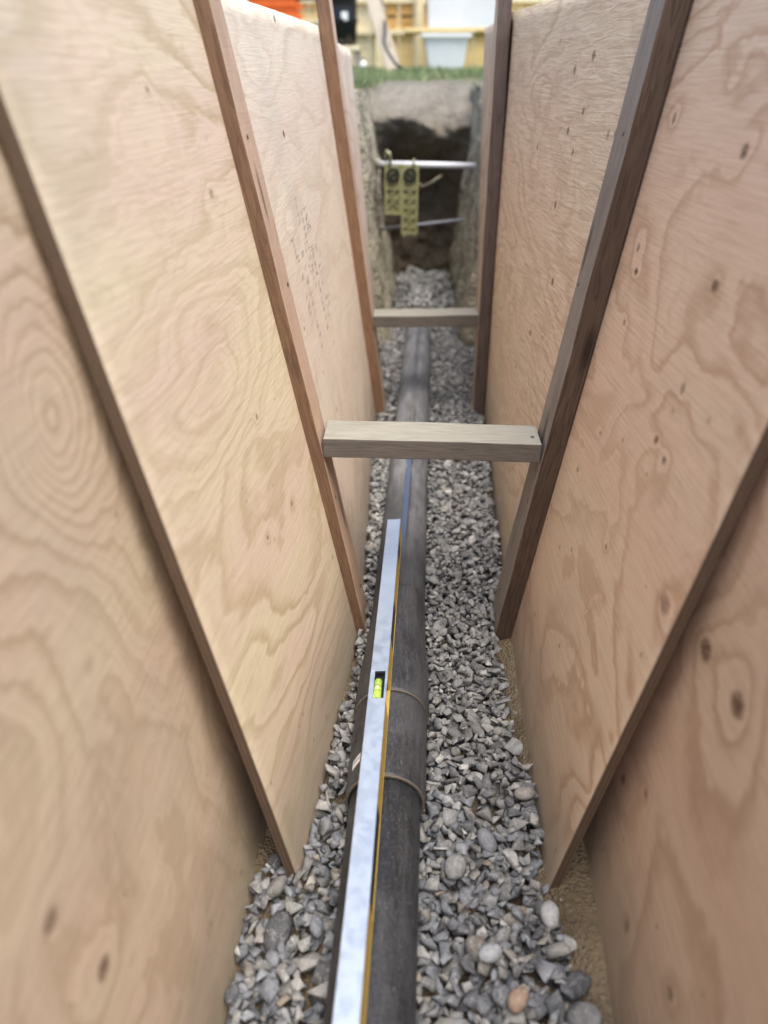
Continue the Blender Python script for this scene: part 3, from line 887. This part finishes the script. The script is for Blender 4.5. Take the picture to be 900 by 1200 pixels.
def yard():
    def axis(lo, hi, inner):
        out = list(inner)
        s = inner[0]; st = 0.15
        while s > lo: s -= st; st *= 1.35; out.insert(0, s)
        s = inner[-1]; st = 0.15
        while s < hi: s += st; st *= 1.35; out.append(s)
        return out
    hx0, hx1, hy1 = -0.43, 0.52, 4.80
    xs = axis(-260, 260, sorted(set([hx0, hx1] + [round(v, 3) for v in np.arange(-2.5, 3, 0.1)])))
    ys = axis(-260, 260, sorted(set([-0.95, hy1] + [round(v, 3) for v in np.arange(-1.3, 9, 0.1)])))
    vs, fs = [], []
    for x in xs:
        for y in ys: vs.append((x, y, ground_z(x, y) - (0.004 if y < 4.9 else 0)))
    n = len(ys)
    for i in range(len(xs) - 1):
        for j in range(n - 1):
            cx, cy = (xs[i] + xs[i + 1]) / 2, (ys[j] + ys[j + 1]) / 2
            if hx0 < cx < hx1 and -0.95 < cy < hy1: continue
            fs.append((i * n + j, (i + 1) * n + j, (i + 1) * n + j + 1, i * n + j + 1))
    me = bpy.data.meshes.new('ground'); me.from_pydata(vs, [], fs)
    for p in me.polygons: p.use_smooth = True
    me.update()
    g = NT('lawn_soil')
    p = g.coord('Object')
    a = g.noise(p, 2.5, 5); b = g.noise(p, 40, 4)
    col = g.mix(g.step(a, 0.4, 0.6), (0.07, 0.11, 0.035), (0.10, 0.12, 0.05))
    col = g.mix(g.math('MULTIPLY', g.step(b, 0.5, 0.7), 0.6), col, (0.16, 0.13, 0.085))
    sep = g.n('ShaderNodeSeparateXYZ'); g.set(sep.inputs[0], p)
    near = g.step(g.math('ADD', sep.outputs[1], g.math('MULTIPLY', a, -1.2)), 4.3, 4.9, 1.0, 0.0)
    col = g.mix(near, col, (0.17, 0.15, 0.118))
    tag(obj('ground', me, g.done(col, 0.95, g.bump(b, 0.02))), kind='structure')
yard()

# ledges of soil between the plywood and the lawn edge so no gap shows from the side
for sgn, x0, x1 in ((-1, -0.55, -0.36), (1, 0.45, 0.60)):
    pass

# ------------------------------------------------------------------ gravel
def stone_variants():
    V = []
    for k in range(34):
        r = np.random.default_rng(100 + k)
        bm = bmesh.new()
        rounded = k >= 26
        if rounded:
            bmesh.ops.create_icosphere(bm, subdivisions=2, radius=1)
            s = Vector((1, r.uniform(.62, .85), r.uniform(.45, .62)))
            for v in bm.verts:
                d = 1 + 0.12 * noise.noise(v.co * 1.3 + Vector((k, 0, 0)))
                v.co = Vector((v.co.x * s.x, v.co.y * s.y, v.co.z * s.z)) * d
        else:
            pts = r.normal(size=(r.integers(7, 12), 3)); pts /= np.linalg.norm(pts, axis=1)[:, None]
            pts *= r.uniform(.8, 1.0, (len(pts), 1)); pts *= (1, r.uniform(.6, .9), r.uniform(.42, .7))
            for q in pts: bm.verts.new(q)
            res = bmesh.ops.convex_hull(bm, input=bm.verts)
            junk = [e for e in res['geom_interior'] + res['geom_unused'] if isinstance(e, bmesh.types.BMVert)]
            if junk: bmesh.ops.delete(bm, geom=list(set(junk)), context='VERTS')
            bmesh.ops.dissolve_limit(bm, angle_limit=R(20), verts=bm.verts, edges=bm.edges)
        def arr(b):
            bmesh.ops.triangulate(b, faces=b.faces)
            b.verts.index_update()
            return np.array([v.co for v in b.verts]), np.array([[v.index for v in f.verts] for f in b.faces])
        lo = bm.copy()
        if not rounded:
            bmesh.ops.bevel(bm, geom=list(bm.edges), offset=0.03, segments=1, affect='EDGES', profile=0.5, clamp_overlap=True)
        hi = arr(bm); low = arr(lo)
        bm.free(); lo.free()
        V.append((hi, low, rounded))
    return V

def gravel():
    VAR = stone_variants()
    cell = 0.0025
    X0, X1, Y0, Y1 = -0.30, 0.36, -0.35, 4.55
    nx, ny = int((X1 - X0) / cell), int((Y1 - Y0) / cell)
    Hm = np.full((nx, ny), -1.066)
    allv, allf, allc = [], [], []
    off = 0
    def lim(y):
        """clear width at the foot of the walls"""
        if y < 0.74: a = panel_x('L1', y, -1.05)
        elif y < 1.345: a = panel_x('L2', y, -1.05)
        elif y < 2.545: a = panel_x('L3', y, -1.05)
        elif y < 3.2: a = panel_x('L4', y, -1.05)
        else: a = left_x(y, -1.03)
        if y < 0.74: b = panel_x('R1', y, -1.05)
        elif y < 1.345: b = panel_x('R2', y, -1.05)
        elif y < 2.545: b = panel_x('R3', y, -1.05)
        elif y < 3.2: b = panel_x('R4', y, -1.05)
        else: b = right_x(y, -1.03)
        return a, b
    palette = np.array([(0.23, 0.245, 0.27), (0.185, 0.20, 0.225), (0.30, 0.305, 0.31), (0.26, 0.255, 0.24), (0.15, 0.155, 0.17),
                        (0.36, 0.355, 0.34), (0.30, 0.28, 0.245), (0.22, 0.235, 0.26), (0.33, 0.27, 0.20), (0.45, 0.44, 0.42)])
    pw = np.array([.2, .15, .15, .12, .09, .09, .07, .08, .015, .035]); pw = pw / pw.sum()
    n_ok = 0
    def place(x, y, r, vi, yawr, tx, ty, colr, force=False):
        nonlocal off, n_ok
        (hi, low, rounded) = VAR[vi]
        near = y < 2.3
        v, f = hi if (near or rounded) else low
        cy_, sy_ = math.cos(yawr), math.sin(yawr)
        Rz = np.array([[cy_, -sy_, 0], [sy_, cy_, 0], [0, 0, 1]])
        Rx = np.array([[1, 0, 0], [0, math.cos(tx), -math.sin(tx)], [0, math.sin(tx), math.cos(tx)]])
        Ry = np.array([[math.cos(ty), 0, math.sin(ty)], [0, 1, 0], [-math.sin(ty), 0, math.cos(ty)]])
        p = (v * r) @ (Rz @ Ry @ Rx).T
        ex, ey, ez = np.abs(p).max(0)
        a, b = lim(y)
        if not (a + ex * 0.7 < x < b - ex * 0.7): 
            if not force: return False
        i0, i1 = int((x - ex * .8 - X0) / cell), int((x + ex * .8 - X0) / cell) + 1
        j0, j1 = int((y - ey * .8 - Y0) / cell), int((y + ey * .8 - Y0) / cell) + 1
        if i0 < 0 or j0 < 0 or i1 >= nx or j1 >= ny: return False
        win = Hm[i0:i1, j0:j1]
        base = np.percentile(win, 62)
        z = base + ez * 0.78
        px = pipe_x(y)
        rr = 0.0665 if 0.80 < y < 1.25 else 0.057
        if y < 3.99 and math.hypot(x - px, z - PIPE_Z) < rr + ex * 0.72:
            if y < 3.55 or abs(x - px) > 0.05: return False
            z = max(z, PIPE_Z + 0.056 + ez * 0.6)
            if z > -0.90 + 0.02 * rng.random(): return False
            force = True
        if z + ez * 0.5 > floor_top(x, y) + 0.016 and not force: return False
        gx = (np.arange(i0, i1) * cell + X0 - x) / ex; gy = (np.arange(j0, j1) * cell + Y0 - y) / ey
        q = 1 - gx[:, None] ** 2 - gy[None, :] ** 2
        top = np.where(q > 0, z + ez * 0.8 * np.sqrt(np.clip(q, 0, 1)), -9)
        Hm[i0:i1, j0:j1] = np.maximum(win, top)
        allv.append(p + (x, y, z)); allf.append(f + off); off += len(p)
        allc.append(np.repeat(colr[None, :], len(p), 0))
        n_ok += 1
        return True
    r = np.random.default_rng(5)
    tries = 36000
    ys_ = r.uniform(-0.3, 4.5, tries); k = 0
    for it in range(tries):
        y = ys_[it]
        a, b = lim(y)
        x = r.uniform(a, b)
        if sand_band(x, y) > -0.004 and r.random() > 0.035: continue
        # of a few spots take the lowest
        if it % 2:
            best = None
            for _ in range(3):
                xx = x + r.uniform(-.03, .03); yy = y + r.uniform(-.03, .03)
                ii, jj = int((xx - X0) / cell), int((yy - Y0) / cell)
                if 0 <= ii < nx and 0 <= jj < ny and sand_band(xx, yy) < -0.004:
                    hh = Hm[ii, jj]
                    if best is None or hh < best[0]: best = (hh, xx, yy)
            if best: x, y = best[1], best[2]
        s = float(np.clip(r.lognormal(math.log(0.0145), 0.30), 0.008, 0.024))
        if it > tries * 0.55: s *= 0.75
        if y < 0.9: s *= 1.22
        vi = r.integers(0, 26) if r.random() < 0.95 else r.integers(26, 34)
        c = palette[r.choice(len(palette), p=pw)] * r.uniform(.58, 1.3) * (0.93 + 0.37 * smooth(0.85, 2.2, y))  # far stones painted paler to make up for sky blocked by the walls
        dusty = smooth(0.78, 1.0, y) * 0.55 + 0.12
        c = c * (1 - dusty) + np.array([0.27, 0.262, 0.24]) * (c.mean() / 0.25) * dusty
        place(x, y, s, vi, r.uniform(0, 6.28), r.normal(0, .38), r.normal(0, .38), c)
    V = np.concatenate(allv); F = np.concatenate(allf); Cc = np.concatenate(allc)
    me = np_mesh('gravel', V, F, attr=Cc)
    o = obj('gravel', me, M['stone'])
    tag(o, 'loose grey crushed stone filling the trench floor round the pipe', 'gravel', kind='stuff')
    print('STONES', n_ok, 'TRIS', len(F))
    return Hm, (X0, Y0, cell), VAR
Hm, (GX0, GY0, GC), VAR = gravel()

# a few pebbles big or odd enough to point at
def pebble(x, y, r, vi, yaw, c, label, sx=(1, 1, 1), name='pebble'):
    v, f = VAR[vi][0]
    p = v * r * np.array(sx)
    cy_, sy_ = math.cos(yaw), math.sin(yaw)
    p = p @ np.array([[cy_, -sy_, 0], [sy_, cy_, 0], [0, 0, 1]]).T
    ez = np.abs(p[:, 2]).max()
    i, j = int((x - GX0) / GC), int((y - GY0) / GC)
    win = Hm[i - 3:i + 4, j - 3:j + 4]
    me = np_mesh(name, p, f, smooth=vi >= 26, attr=np.repeat(np.array([c]), len(p), 0))
    o = obj(name, me, M['stone'])
    o.location = (x, y, float(np.percentile(win, 60)) + ez * 0.72)
    tag(o, label, name)
pebble(0.209, 0.655, 0.021, 27, 1.5, (0.42, 0.42, 0.42), 'large pale oval pebble standing proud beside the bare sand on the right')
pebble(0.121, 0.595, 0.018, 29, 0.4, (0.36, 0.38, 0.40), 'smooth light grey round pebble between the pipe and the bare sand')
pebble(0.200, 0.865, 0.018, 30, 0.1, (0.27, 0.25, 0.22), 'round tan pebble lying close to the right plywood overlap', sx=(1, 1, 1.1))
pebble(0.081, 0.725, 0.022, 31, 1.3, (0.25, 0.25, 0.245), 'long rounded grey pebble just right of the pipe')
pebble(0.150, 0.535, 0.019, 32, 0.9, (0.36, 0.25, 0.18), 'rusty pinkish pebble at the bottom of the picture')
pebble(-0.118, 0.79, 0.023, 3, 0.9, (0.21, 0.215, 0.22), 'largest angular grey stone by the left plywood edge and the pipe', name='stone')
pebble(0.235, 0.70, 0.011, 12, 0.5, (0.40, 0.40, 0.39), 'small pale stone alone on the bare sand by the right sheet', name='stone')

# ------------------------------------------------------------------ trench shoring bars and the yellow hanger
def bar(name, a, b, r, mat, label, cat, collar=True):
    e = empty(name, a)
    L = (Vector(b) - Vector(a)).length
    t = obj('bar_tube', tube_mesh([(0, 0, 0), tuple(Vector(b) - Vector(a))], r, seg=20), mat, e)
    for (q, s) in ((0.012, 1), (L - 0.012, 1)):
        d = (Vector(b) - Vector(a)).normalized()
        obj('end_pad', tube_mesh([tuple(d * (q - 0.012)), tuple(d * (q + 0.012))], r * 1.7, seg=18), M['bar_end'], e)
    tag(e, label, cat)
    return e
M['bar_white'] = plain('bar_white', (0.74, 0.75, 0.78), 0.45, mottle=0.1)
M['bar_grey'] = plain('bar_grey', (0.34, 0.34, 0.38), 0.45, mottle=0.2)
M['bar_end'] = plain('bar_end', (0.30, 0.29, 0.24), 0.7, mottle=0.2)
bar('shoring_bar', (-0.168, 3.90, -0.368), (0.325, 3.90, -0.376), 0.0135, M['bar_white'], 'thick white horizontal bar braced across the far end of the trench', 'shoring bar')
bar('shoring_bar', (-0.150, 3.95, -0.665), (0.318, 3.95, -0.612), 0.0065, M['bar_grey'], 'thin grey bar below the white bar, tilted up to the right', 'shoring bar')

def hanger_mat():
    g = NT('yellow_mesh_plastic')
    n = g.noise(g.coord('Object'), 30, 3)
    col = g.mix(g.math('MULTIPLY', g.step(n, 0.4, 0.7), 0.5), (0.44, 0.42, 0.20), (0.26, 0.245, 0.12))
    g.b.inputs['Transmission Weight'].default_value = 0.25
    return g.done(col, 0.55)
M['hang'] = hanger_mat()
hg = empty('yellow_hanger', (-0.045, 3.875, -0.372))
tag(hg, 'yellow plastic lattice panel with two dark rings hanging from the white bar', 'hanger')
from_bm(box_bm(0.158, 0.004, 0.11, (0, 0.004, -0.055), bevel=0.001), 'top_panel', M['hang'], hg)
def hstrip(cx, w_, top, botz, seed):
    """two rails with crossed ribs between: a lattice strip"""
    bm = bmesh.new()
    for sx in (-1, 1):
        box_bm(0.011, 0.011, top - botz, (cx + sx * (w_ / 2 - 0.0055), 0, (top + botz) / 2), bevel=0.002, bm=bm)
    z = top - 0.125
    while z > botz + 0.012:
        for a in (0.75, -0.75):
            box_bm(w_ * 1.05, 0.004, 0.0065, (cx, 0.001 + a * 0.003, z), bm=bm, rot=Matrix.Rotation(a, 3, 'Y'))
        box_bm(w_ - 0.023, 0.003, 0.010, (cx, 0, z + 0.021), bm=bm)
        z -= 0.042
    box_bm(w_ - 0.023, 0.008, 0.012, (cx, 0, botz + 0.006), bm=bm)
    s = from_bm(bm, 'lattice_strip', M['hang'], hg)
    # flexible backing sheet, printed and dull
    from_bm(box_bm(w_ - 0.02, 0.002, (top - botz) - 0.13, (cx, 0.009, (top - 0.12 + botz) / 2)), 'backing', M['hang'], s)
    return s
for cx, b_, sd2 in ((-0.040, -0.215, 1), (0.039, -0.305, 2)):
    s = hstrip(cx, 0.078, 0.005, b_, sd2)
    n = 28; bm = bmesh.new(); rings = []
    for (rr, yy) in ((0.020, -0.004), (0.020, -0.012), (0.031, -0.012), (0.031, -0.004)):
        rings.append([bm.verts.new((cx + rr * math.cos(2 * math.pi * k / n), yy, -0.042 + rr * math.sin(2 * math.pi * k / n))) for k in range(n)])
    for a in range(4):
        A, B = rings[a], rings[(a + 1) % 4]
        for k in range(n): bm.faces.new((A[k], A[(k + 1) % n], B[(k + 1) % n], B[k]))
    from_bm(bm, 'ring', M['black'], s)
    from_bm(box_bm(0.038, 0.006, 0.008, (cx, -0.008, -0.042), bevel=0.001, rot=Matrix.Rotation(0.6 * (1 if cx > 0 else -1), 3, 'Y')), 'ring_bar', M['black'], s)
hook = obj('hook', tube_mesh([(-0.055, 0.0, 0.0), (-0.052, -0.012, 0.03), (-0.056, -0.004, 0.052), (-0.07, 0.012, 0.060), (-0.078, 0.016, 0.03)], 0.0065, seg=10), M['hang'], hg)
obj('hook', tube_mesh([(0.055, 0.0, 0.0), (0.055, -0.018, 0.006), (0.056, 0.0, 0.024), (0.056, 0.02, 0.01)], 0.005, seg=10), M['hang'], hg)

# a dry root poking out of the end wall
rt = obj('root', tube_mesh([(0.02, 4.5, -0.50), (0.06, 4.42, -0.53), (0.11, 4.38, -0.50), (0.15, 4.40, -0.475), (0.17, 4.5, -0.48)], [0.006, 0.006, 0.005, 0.004, 0.003], seg=8), M['soil_side'])
tag(rt, 'thin dry root poking out of the dark end wall of the trench', 'root')

# ------------------------------------------------------------------ lawn
def grass():
    r = np.random.default_rng(9)
    n = 26000
    x = r.uniform(-1.6, 1.9, n); y = 4.86 + (r.random(n) ** 1.4) * 3.6
    keep = ~((np.abs(x - 0.04) < 0.5) & (y < 4.84))
    # clumps hanging over the left lip
    m = 1500
    xc = r.normal(-0.262, 0.04, m); yc = r.uniform(3.6, 4.75, m)
    x = np.concatenate([x[keep], xc]); y = np.concatenate([y[keep], yc])
    edge_ = np.array([noise.noise((a * 2.6, 3.3, 0)) for a in x])
    ok = (y > 5.15 + 0.5 * edge_) | (np.arange(len(x)) >= len(x) - m)
    x, y = x[ok], y[ok]
    n = len(x)
    z = np.array([ground_z(a, b) for a, b in zip(x, y)])
    dens = np.array([noise.noise((a * 3, b * 3, 0)) for a, b in zip(x, y)])
    h = r.uniform(.018, .05, n) * (0.75 + dens) ; h = np.clip(h, .012, .07); h[-m:] *= 1.8
    th = r.uniform(0, 6.28, n); wd = r.uniform(.0018, .0035, n)
    dx, dy = np.cos(th) * wd, np.sin(th) * wd
    lx, ly = r.normal(0, .4, n) * h, r.normal(-0.1, .4, n) * h
    V = np.stack([np.stack([x - dx, y - dy, z - .004], 1), np.stack([x + dx, y + dy, z - .004], 1), np.stack([x + lx, y + ly, z + h], 1)], 1).reshape(-1, 3)
    F = np.arange(3 * n).reshape(-1, 3)
    base = np.array([(0.20, 0.26, 0.11), (0.26, 0.30, 0.15), (0.14, 0.20, 0.08), (0.34, 0.32, 0.19)])
    c = base[r.choice(4, n, p=[.4, .3, .2, .1])] * r.uniform(.8, 1.2, (n, 1))
    me = np_mesh('grass', V, F, attr=np.repeat(c, 3, 0))
    g = NT('grass_blade')
    at = g.n('ShaderNodeAttribute', attribute_name='tint')
    o = obj('grass', me, g.done(at.outputs['Color'], 0.7))
    tag(o, 'short green grass along the far lip of the trench', 'grass', kind='stuff')
grass()

# ------------------------------------------------------------------ things in the sunny yard
M['pine'] = lumber_mat('pine_board', (0.92, 0.73, 0.36), (0.82, 0.58, 0.25), grain=0.6, seed=12)
M['pine_light'] = lumber_mat('pine_light', (0.88, 0.78, 0.52), (0.80, 0.66, 0.40), grain=0.4, seed=15)
M['pine_orange'] = lumber_mat('pine_orange', (0.78, 0.48, 0.17), (0.62, 0.34, 0.10), grain=0.6, seed=17)
M['cream'] = plain('cream_paint', (0.74, 0.64, 0.44), 0.7, mottle=0.06)
M['bin_white'] = plain('bin_white', (0.80, 0.79, 0.76), 0.5, mottle=0.05)
M['orange'] = plain('orange_plastic', (0.75, 0.16, 0.03), 0.45, mottle=0.1)
M['greyboard'] = lumber_mat('grey_board', (0.50, 0.43, 0.34), (0.36, 0.30, 0.23), seed=19)
M['hose'] = plain('black_rubber', (0.03, 0.03, 0.03), 0.6)

GY = 8.6
fence = empty('board_fence', (0.6, GY, 0.0))
tag(fence, 'sunlit yellow pine fence with rails and narrow slots behind the lawn', 'fence')
def fpart(name, x0, x1, z0, z1, y, t, mat):
    bm = box_bm(x1 - x0, t, z1 - z0, ((x0 + x1) / 2 - 0.6, y, (z0 + z1) / 2), bevel=0.003, seg=1)
    return from_bm(bm, name, mat, fence)
xx = -3.4
r_ = random.Random(4)
while xx < 4.2:
    fpart('board', xx, xx + 0.137, 0.015 + r_.uniform(0, .01), 1.75 + r_.uniform(-.01, .01), r_.uniform(-.002, .002), 0.019, M['pine'] if r_.random() < .6 else M['pine_light'])
    xx += 0.142
for z in (0.31, 0.56, 1.45):
    fpart('rail', -3.4, 4.2, z, z + 0.042, -0.032, 0.040, M['pine_light'])
for x in (-3.0, -1.4, -0.36, 0.02, 1.5, 3.1):
    fpart('post', x, x + 0.07, -0.05, 1.80, -0.085, 0.062, M['pine_light'])
for x0, x1 in ((-0.26, -0.16), (-0.13, 0.0), (0.11, 0.2), (0.22, 0.30)):
    fpart('slot_board', x0, x1, 0.37, 0.54, -0.0175, 0.010, M['pine_orange'])
    fpart('slot', x0 + .01, x1 - .01, 0.452, 0.468, -0.026, 0.006, M['hose'])

# white storage box on a shelf edge, right
bxo = empty('storage_box', (0.42, 8.0, 0.335))
tag(bxo, 'big white plastic storage box raised on a plank above the white planter', 'storage box')
def tapered(name, w0, w1, d0, d1, h, mat, parent, wall=0.012, z0=0.0):
    """open tapered tub with real walls"""
    bm = bmesh.new()
    def ring(w_, d_, z, bev):
        pts = []
        for cx, cy in ((1, 1), (-1, 1), (-1, -1), (1, -1)):
            for k in range(4):
                a = {(1, 1): 0, (-1, 1): 90, (-1, -1): 180, (1, -1): 270}[(cx, cy)] + 30 * k
                pts.append(bm.verts.new((cx * (w_ / 2 - bev) + bev * math.cos(R(a)), cy * (d_ / 2 - bev) + bev * math.sin(R(a)), z)))
        return pts
    rs = [ring(w0, d0, z0, .02), ring(w1, d1, z0 + h, .03), ring(w1 - 2 * wall, d1 - 2 * wall, z0 + h, .02), ring(w0 - 2 * wall, d0 - 2 * wall, z0 + wall, .015)]
    for a, b in zip(rs, rs[1:]):
        n = len(a)
        for k in range(n): bm.faces.new((a[k], a[(k + 1) % n], b[(k + 1) % n], b[k]))
    bm.faces.new(rs[0][::-1]); bm.faces.new(rs[-1])
    return from_bm(bm, name, mat, parent)
tapered('box_body', 0.60, 0.64, 0.40, 0.43, 0.36, M['bin_white'], bxo)
b_ = from_bm(box_bm(0.68, 0.47, 0.03, (0, 0, 0.365), bevel=0.008), 'lid', M['bin_white'], bxo)
for x in (-0.2, 0.2):
    from_bm(box_bm(0.09, 0.02, 0.03, (x, -0.235, 0.345), bevel=0.005), 'latch', M['bar_grey'], bxo)
pk = empty('plank_shelf', (0.42, 8.0, 0.0))
tag(pk, 'wooden plank bench holding up the white storage box', 'bench')
from_bm(box_bm(1.0, 0.42, 0.032, (0, 0, 0.316), bevel=0.004), 'seat_plank', M['pine'], pk)
for x in (-0.30, 0.42):
    from_bm(box_bm(0.07, 0.38, 0.33, (x + 0.03, 0, 0.135), bevel=0.004), 'leg', M['pine'], pk)
# white planter tub
pt = empty('planter_tub', (0.27, 7.55, -0.005))
tag(pt, 'tapered white planter tub with a thick rim standing on the grass', 'planter')
tapered('tub', 0.29, 0.37, 0.25, 0.31, 0.28, M['bin_white'], pt)
bm = bmesh.new()
for (sx, sy, x, y) in ((0.41, 0.022, 0, -0.165), (0.41, 0.022, 0, 0.165), (0.022, 0.30, -0.194, 0), (0.022, 0.30, 0.194, 0)):
    box_bm(sx, sy, 0.03, (x, y, 0.268), bevel=0.004, bm=bm)
from_bm(bm, 'rim', M['bin_white'], pt)
from_bm(box_bm(0.33, 0.27, 0.02, (0, 0, 0.235)), 'potting_soil', M['sand'], pt)

# black barrel with a pale highlight hung beside the leaning board
bb = empty('water_barrel', (-0.60, 7.6, 0.0))
tag(bb, 'glossy black plastic barrel raised on a wooden stand left of the leaning board', 'barrel')
prof = [(0.0, 0.19), (0.10, 0.195), (0.13, 0.215), (0.145, 0.218), (0.16, 0.195), (0.30, 0.20), (0.52, 0.20), (0.56, 0.19), (0.575, 0.205), (0.60, 0.205)]
vs, fs = [], []
me = tube_mesh([(0, 0, 0.195 + r2 * 0 + h) for r2, h in [(a[0], a[0]) for a in prof]][:0] or [(0, 0, 0.195 + q[0]) for q in [(0.0,), (0.012,), (0.16,), (0.175,), (0.19,), (0.205,), (0.36,), (0.37,), (0.385,), (0.52,), (0.545,)]],
               [0.09, 0.118, 0.126, 0.134, 0.134, 0.126, 0.126, 0.134, 0.126, 0.12, 0.085], seg=36)
obj('barrel_body', me, plain('gloss_black', (0.015, 0.015, 0.017), 0.16, mottle=0.1), bb)
from_bm(box_bm(0.055, 0.012, 0.06, (0.03, -0.126, 0.40), bevel=0.0055, seg=3), 'highlight_plate', M['bin_white'], bb)  # pale plate standing in for the glossy highlight on the barrel
obj('tap', tube_mesh([(0, -0.09, 0.23), (0, -0.15, 0.23), (0, -0.16, 0.21)], 0.012, seg=12), M['hose'], bb)
st = empty('wooden_stand', (-0.60, 7.6, 0.0))
tag(st, 'low wooden stand under the glossy black barrel', 'stand')
from_bm(box_bm(0.30, 0.28, 0.035, (0, 0, 0.176), bevel=0.004), 'top', M['pine_light'], st)
for x in (-0.12, 0.12):
    for y in (-0.1, 0.1):
        from_bm(box_bm(0.045, 0.045, 0.18, (x, y, 0.068), bevel=0.003), 'leg', M['greyboard'], st)
# clutter under it
def jug(x, y, z, s, mat, label, cat, name):
    e = empty(name, (x, y, z)); tag(e, label, cat)
    obj('jug_body', tube_mesh([(0, 0, 0), (0, 0, .01 * s), (0, 0, .09 * s), (0, 0, .12 * s), (0, 0, .14 * s)], [.03 * s, .045 * s, .047 * s, .03 * s, .016 * s], seg=24), mat, e)
    obj('cap', tube_mesh([(0, 0, .138 * s), (0, 0, .165 * s)], .019 * s, seg=18), M['hose'], e)
jug(-0.40, 7.1, 0.0, 0.62, M['bin_white'], 'small white jug with black cap on the grass by the board foot', 'jug', 'jug')
jug(-0.53, 7.0, 0.0, 0.75, plain('dark_bottle', (0.06, 0.06, 0.07), 0.3), 'dark jug on the grass left of the small white jug', 'jug', 'jug')
bk = from_bm(box_bm(0.22, 0.12, 0.045, (0, 0, 0.0225), bevel=0.006), 'paving_block', plain('dark_block', (0.09, 0.085, 0.08), 0.9, mottle=0.3, bump=0.002))
bk.location = (-0.42, 6.75, -0.006); tag(bk, 'dark flat block lying on the grass edge in front of the jugs', 'block')

# leaning board and hose
lb = lumber('leaning_board', (-0.155, 7.15, 0.015), (-0.50, 7.9, 0.98), 0.032, 0.11, [M['greyboard']])
tag(lb, 'weathered grey board leaning back towards the yellow fence', 'board')
ho = obj('hose', tube_mesh([(-0.34, 7.95, 0.95), (-0.31, 7.8, 0.75), (-0.27, 7.6, 0.50), (-0.235, 7.4, 0.36), (-0.225, 7.2, 0.27), (-0.235, 7.1, 0.21), (-0.20, 7.0, 0.14),
                            (-0.14, 6.9, 0.06), (-0.06, 6.8, 0.015), (0.05, 6.7, 0.012)], 0.011, seg=10), M['hose'])
tag(ho, 'black hose hanging over the leaning board down to the grass', 'hose')

# orange ribbed tub at far left, with a black strap, in front of a cream shed
ot = empty('orange_crate', (-1.22, 8.0, 0.39))
tag(ot, 'orange ribbed plastic crate showing above the left plywood', 'crate')
tapered('crate_body', 0.40, 0.44, 0.30, 0.34, 0.30, M['orange'], ot)
for k in range(4):
    bm = bmesh.new()
    for (sx, sy, x, y) in ((0.46, 0.014, 0, -0.172), (0.46, 0.014, 0, 0.172), (0.014, 0.35, -0.226, 0), (0.014, 0.35, 0.226, 0)):
        box_bm(sx, sy, 0.016, (x, y, 0.04 + k * 0.075), bevel=0.003, bm=bm)
    from_bm(bm, 'rib', M['orange'], ot)
tb = empty('work_table', (-1.25, 8.0, 0.0)); tag(tb, 'plain wooden table under the orange crate', 'table')
from_bm(box_bm(0.9, 0.5, 0.03, (0, 0, 0.374), bevel=0.004), 'tabletop', M['pine_light'], tb)
for x in (-0.4, 0.4):
    for y in (-0.2, 0.2): from_bm(box_bm(0.05, 0.05, 0.38, (x, y, 0.169), bevel=0.003), 'leg', M['pine_light'], tb)
sr = obj('strap', tube_mesh([(-1.00, 7.85, 0.545), (-0.9, 7.85, 0.548), (-0.80, 7.85, 0.54), (-0.70, 7.7, 0.55)], 0.014, seg=8), M['hose'])
tag(sr, 'black strap stretched from the orange crate to the barrel', 'strap')

print('DONE')
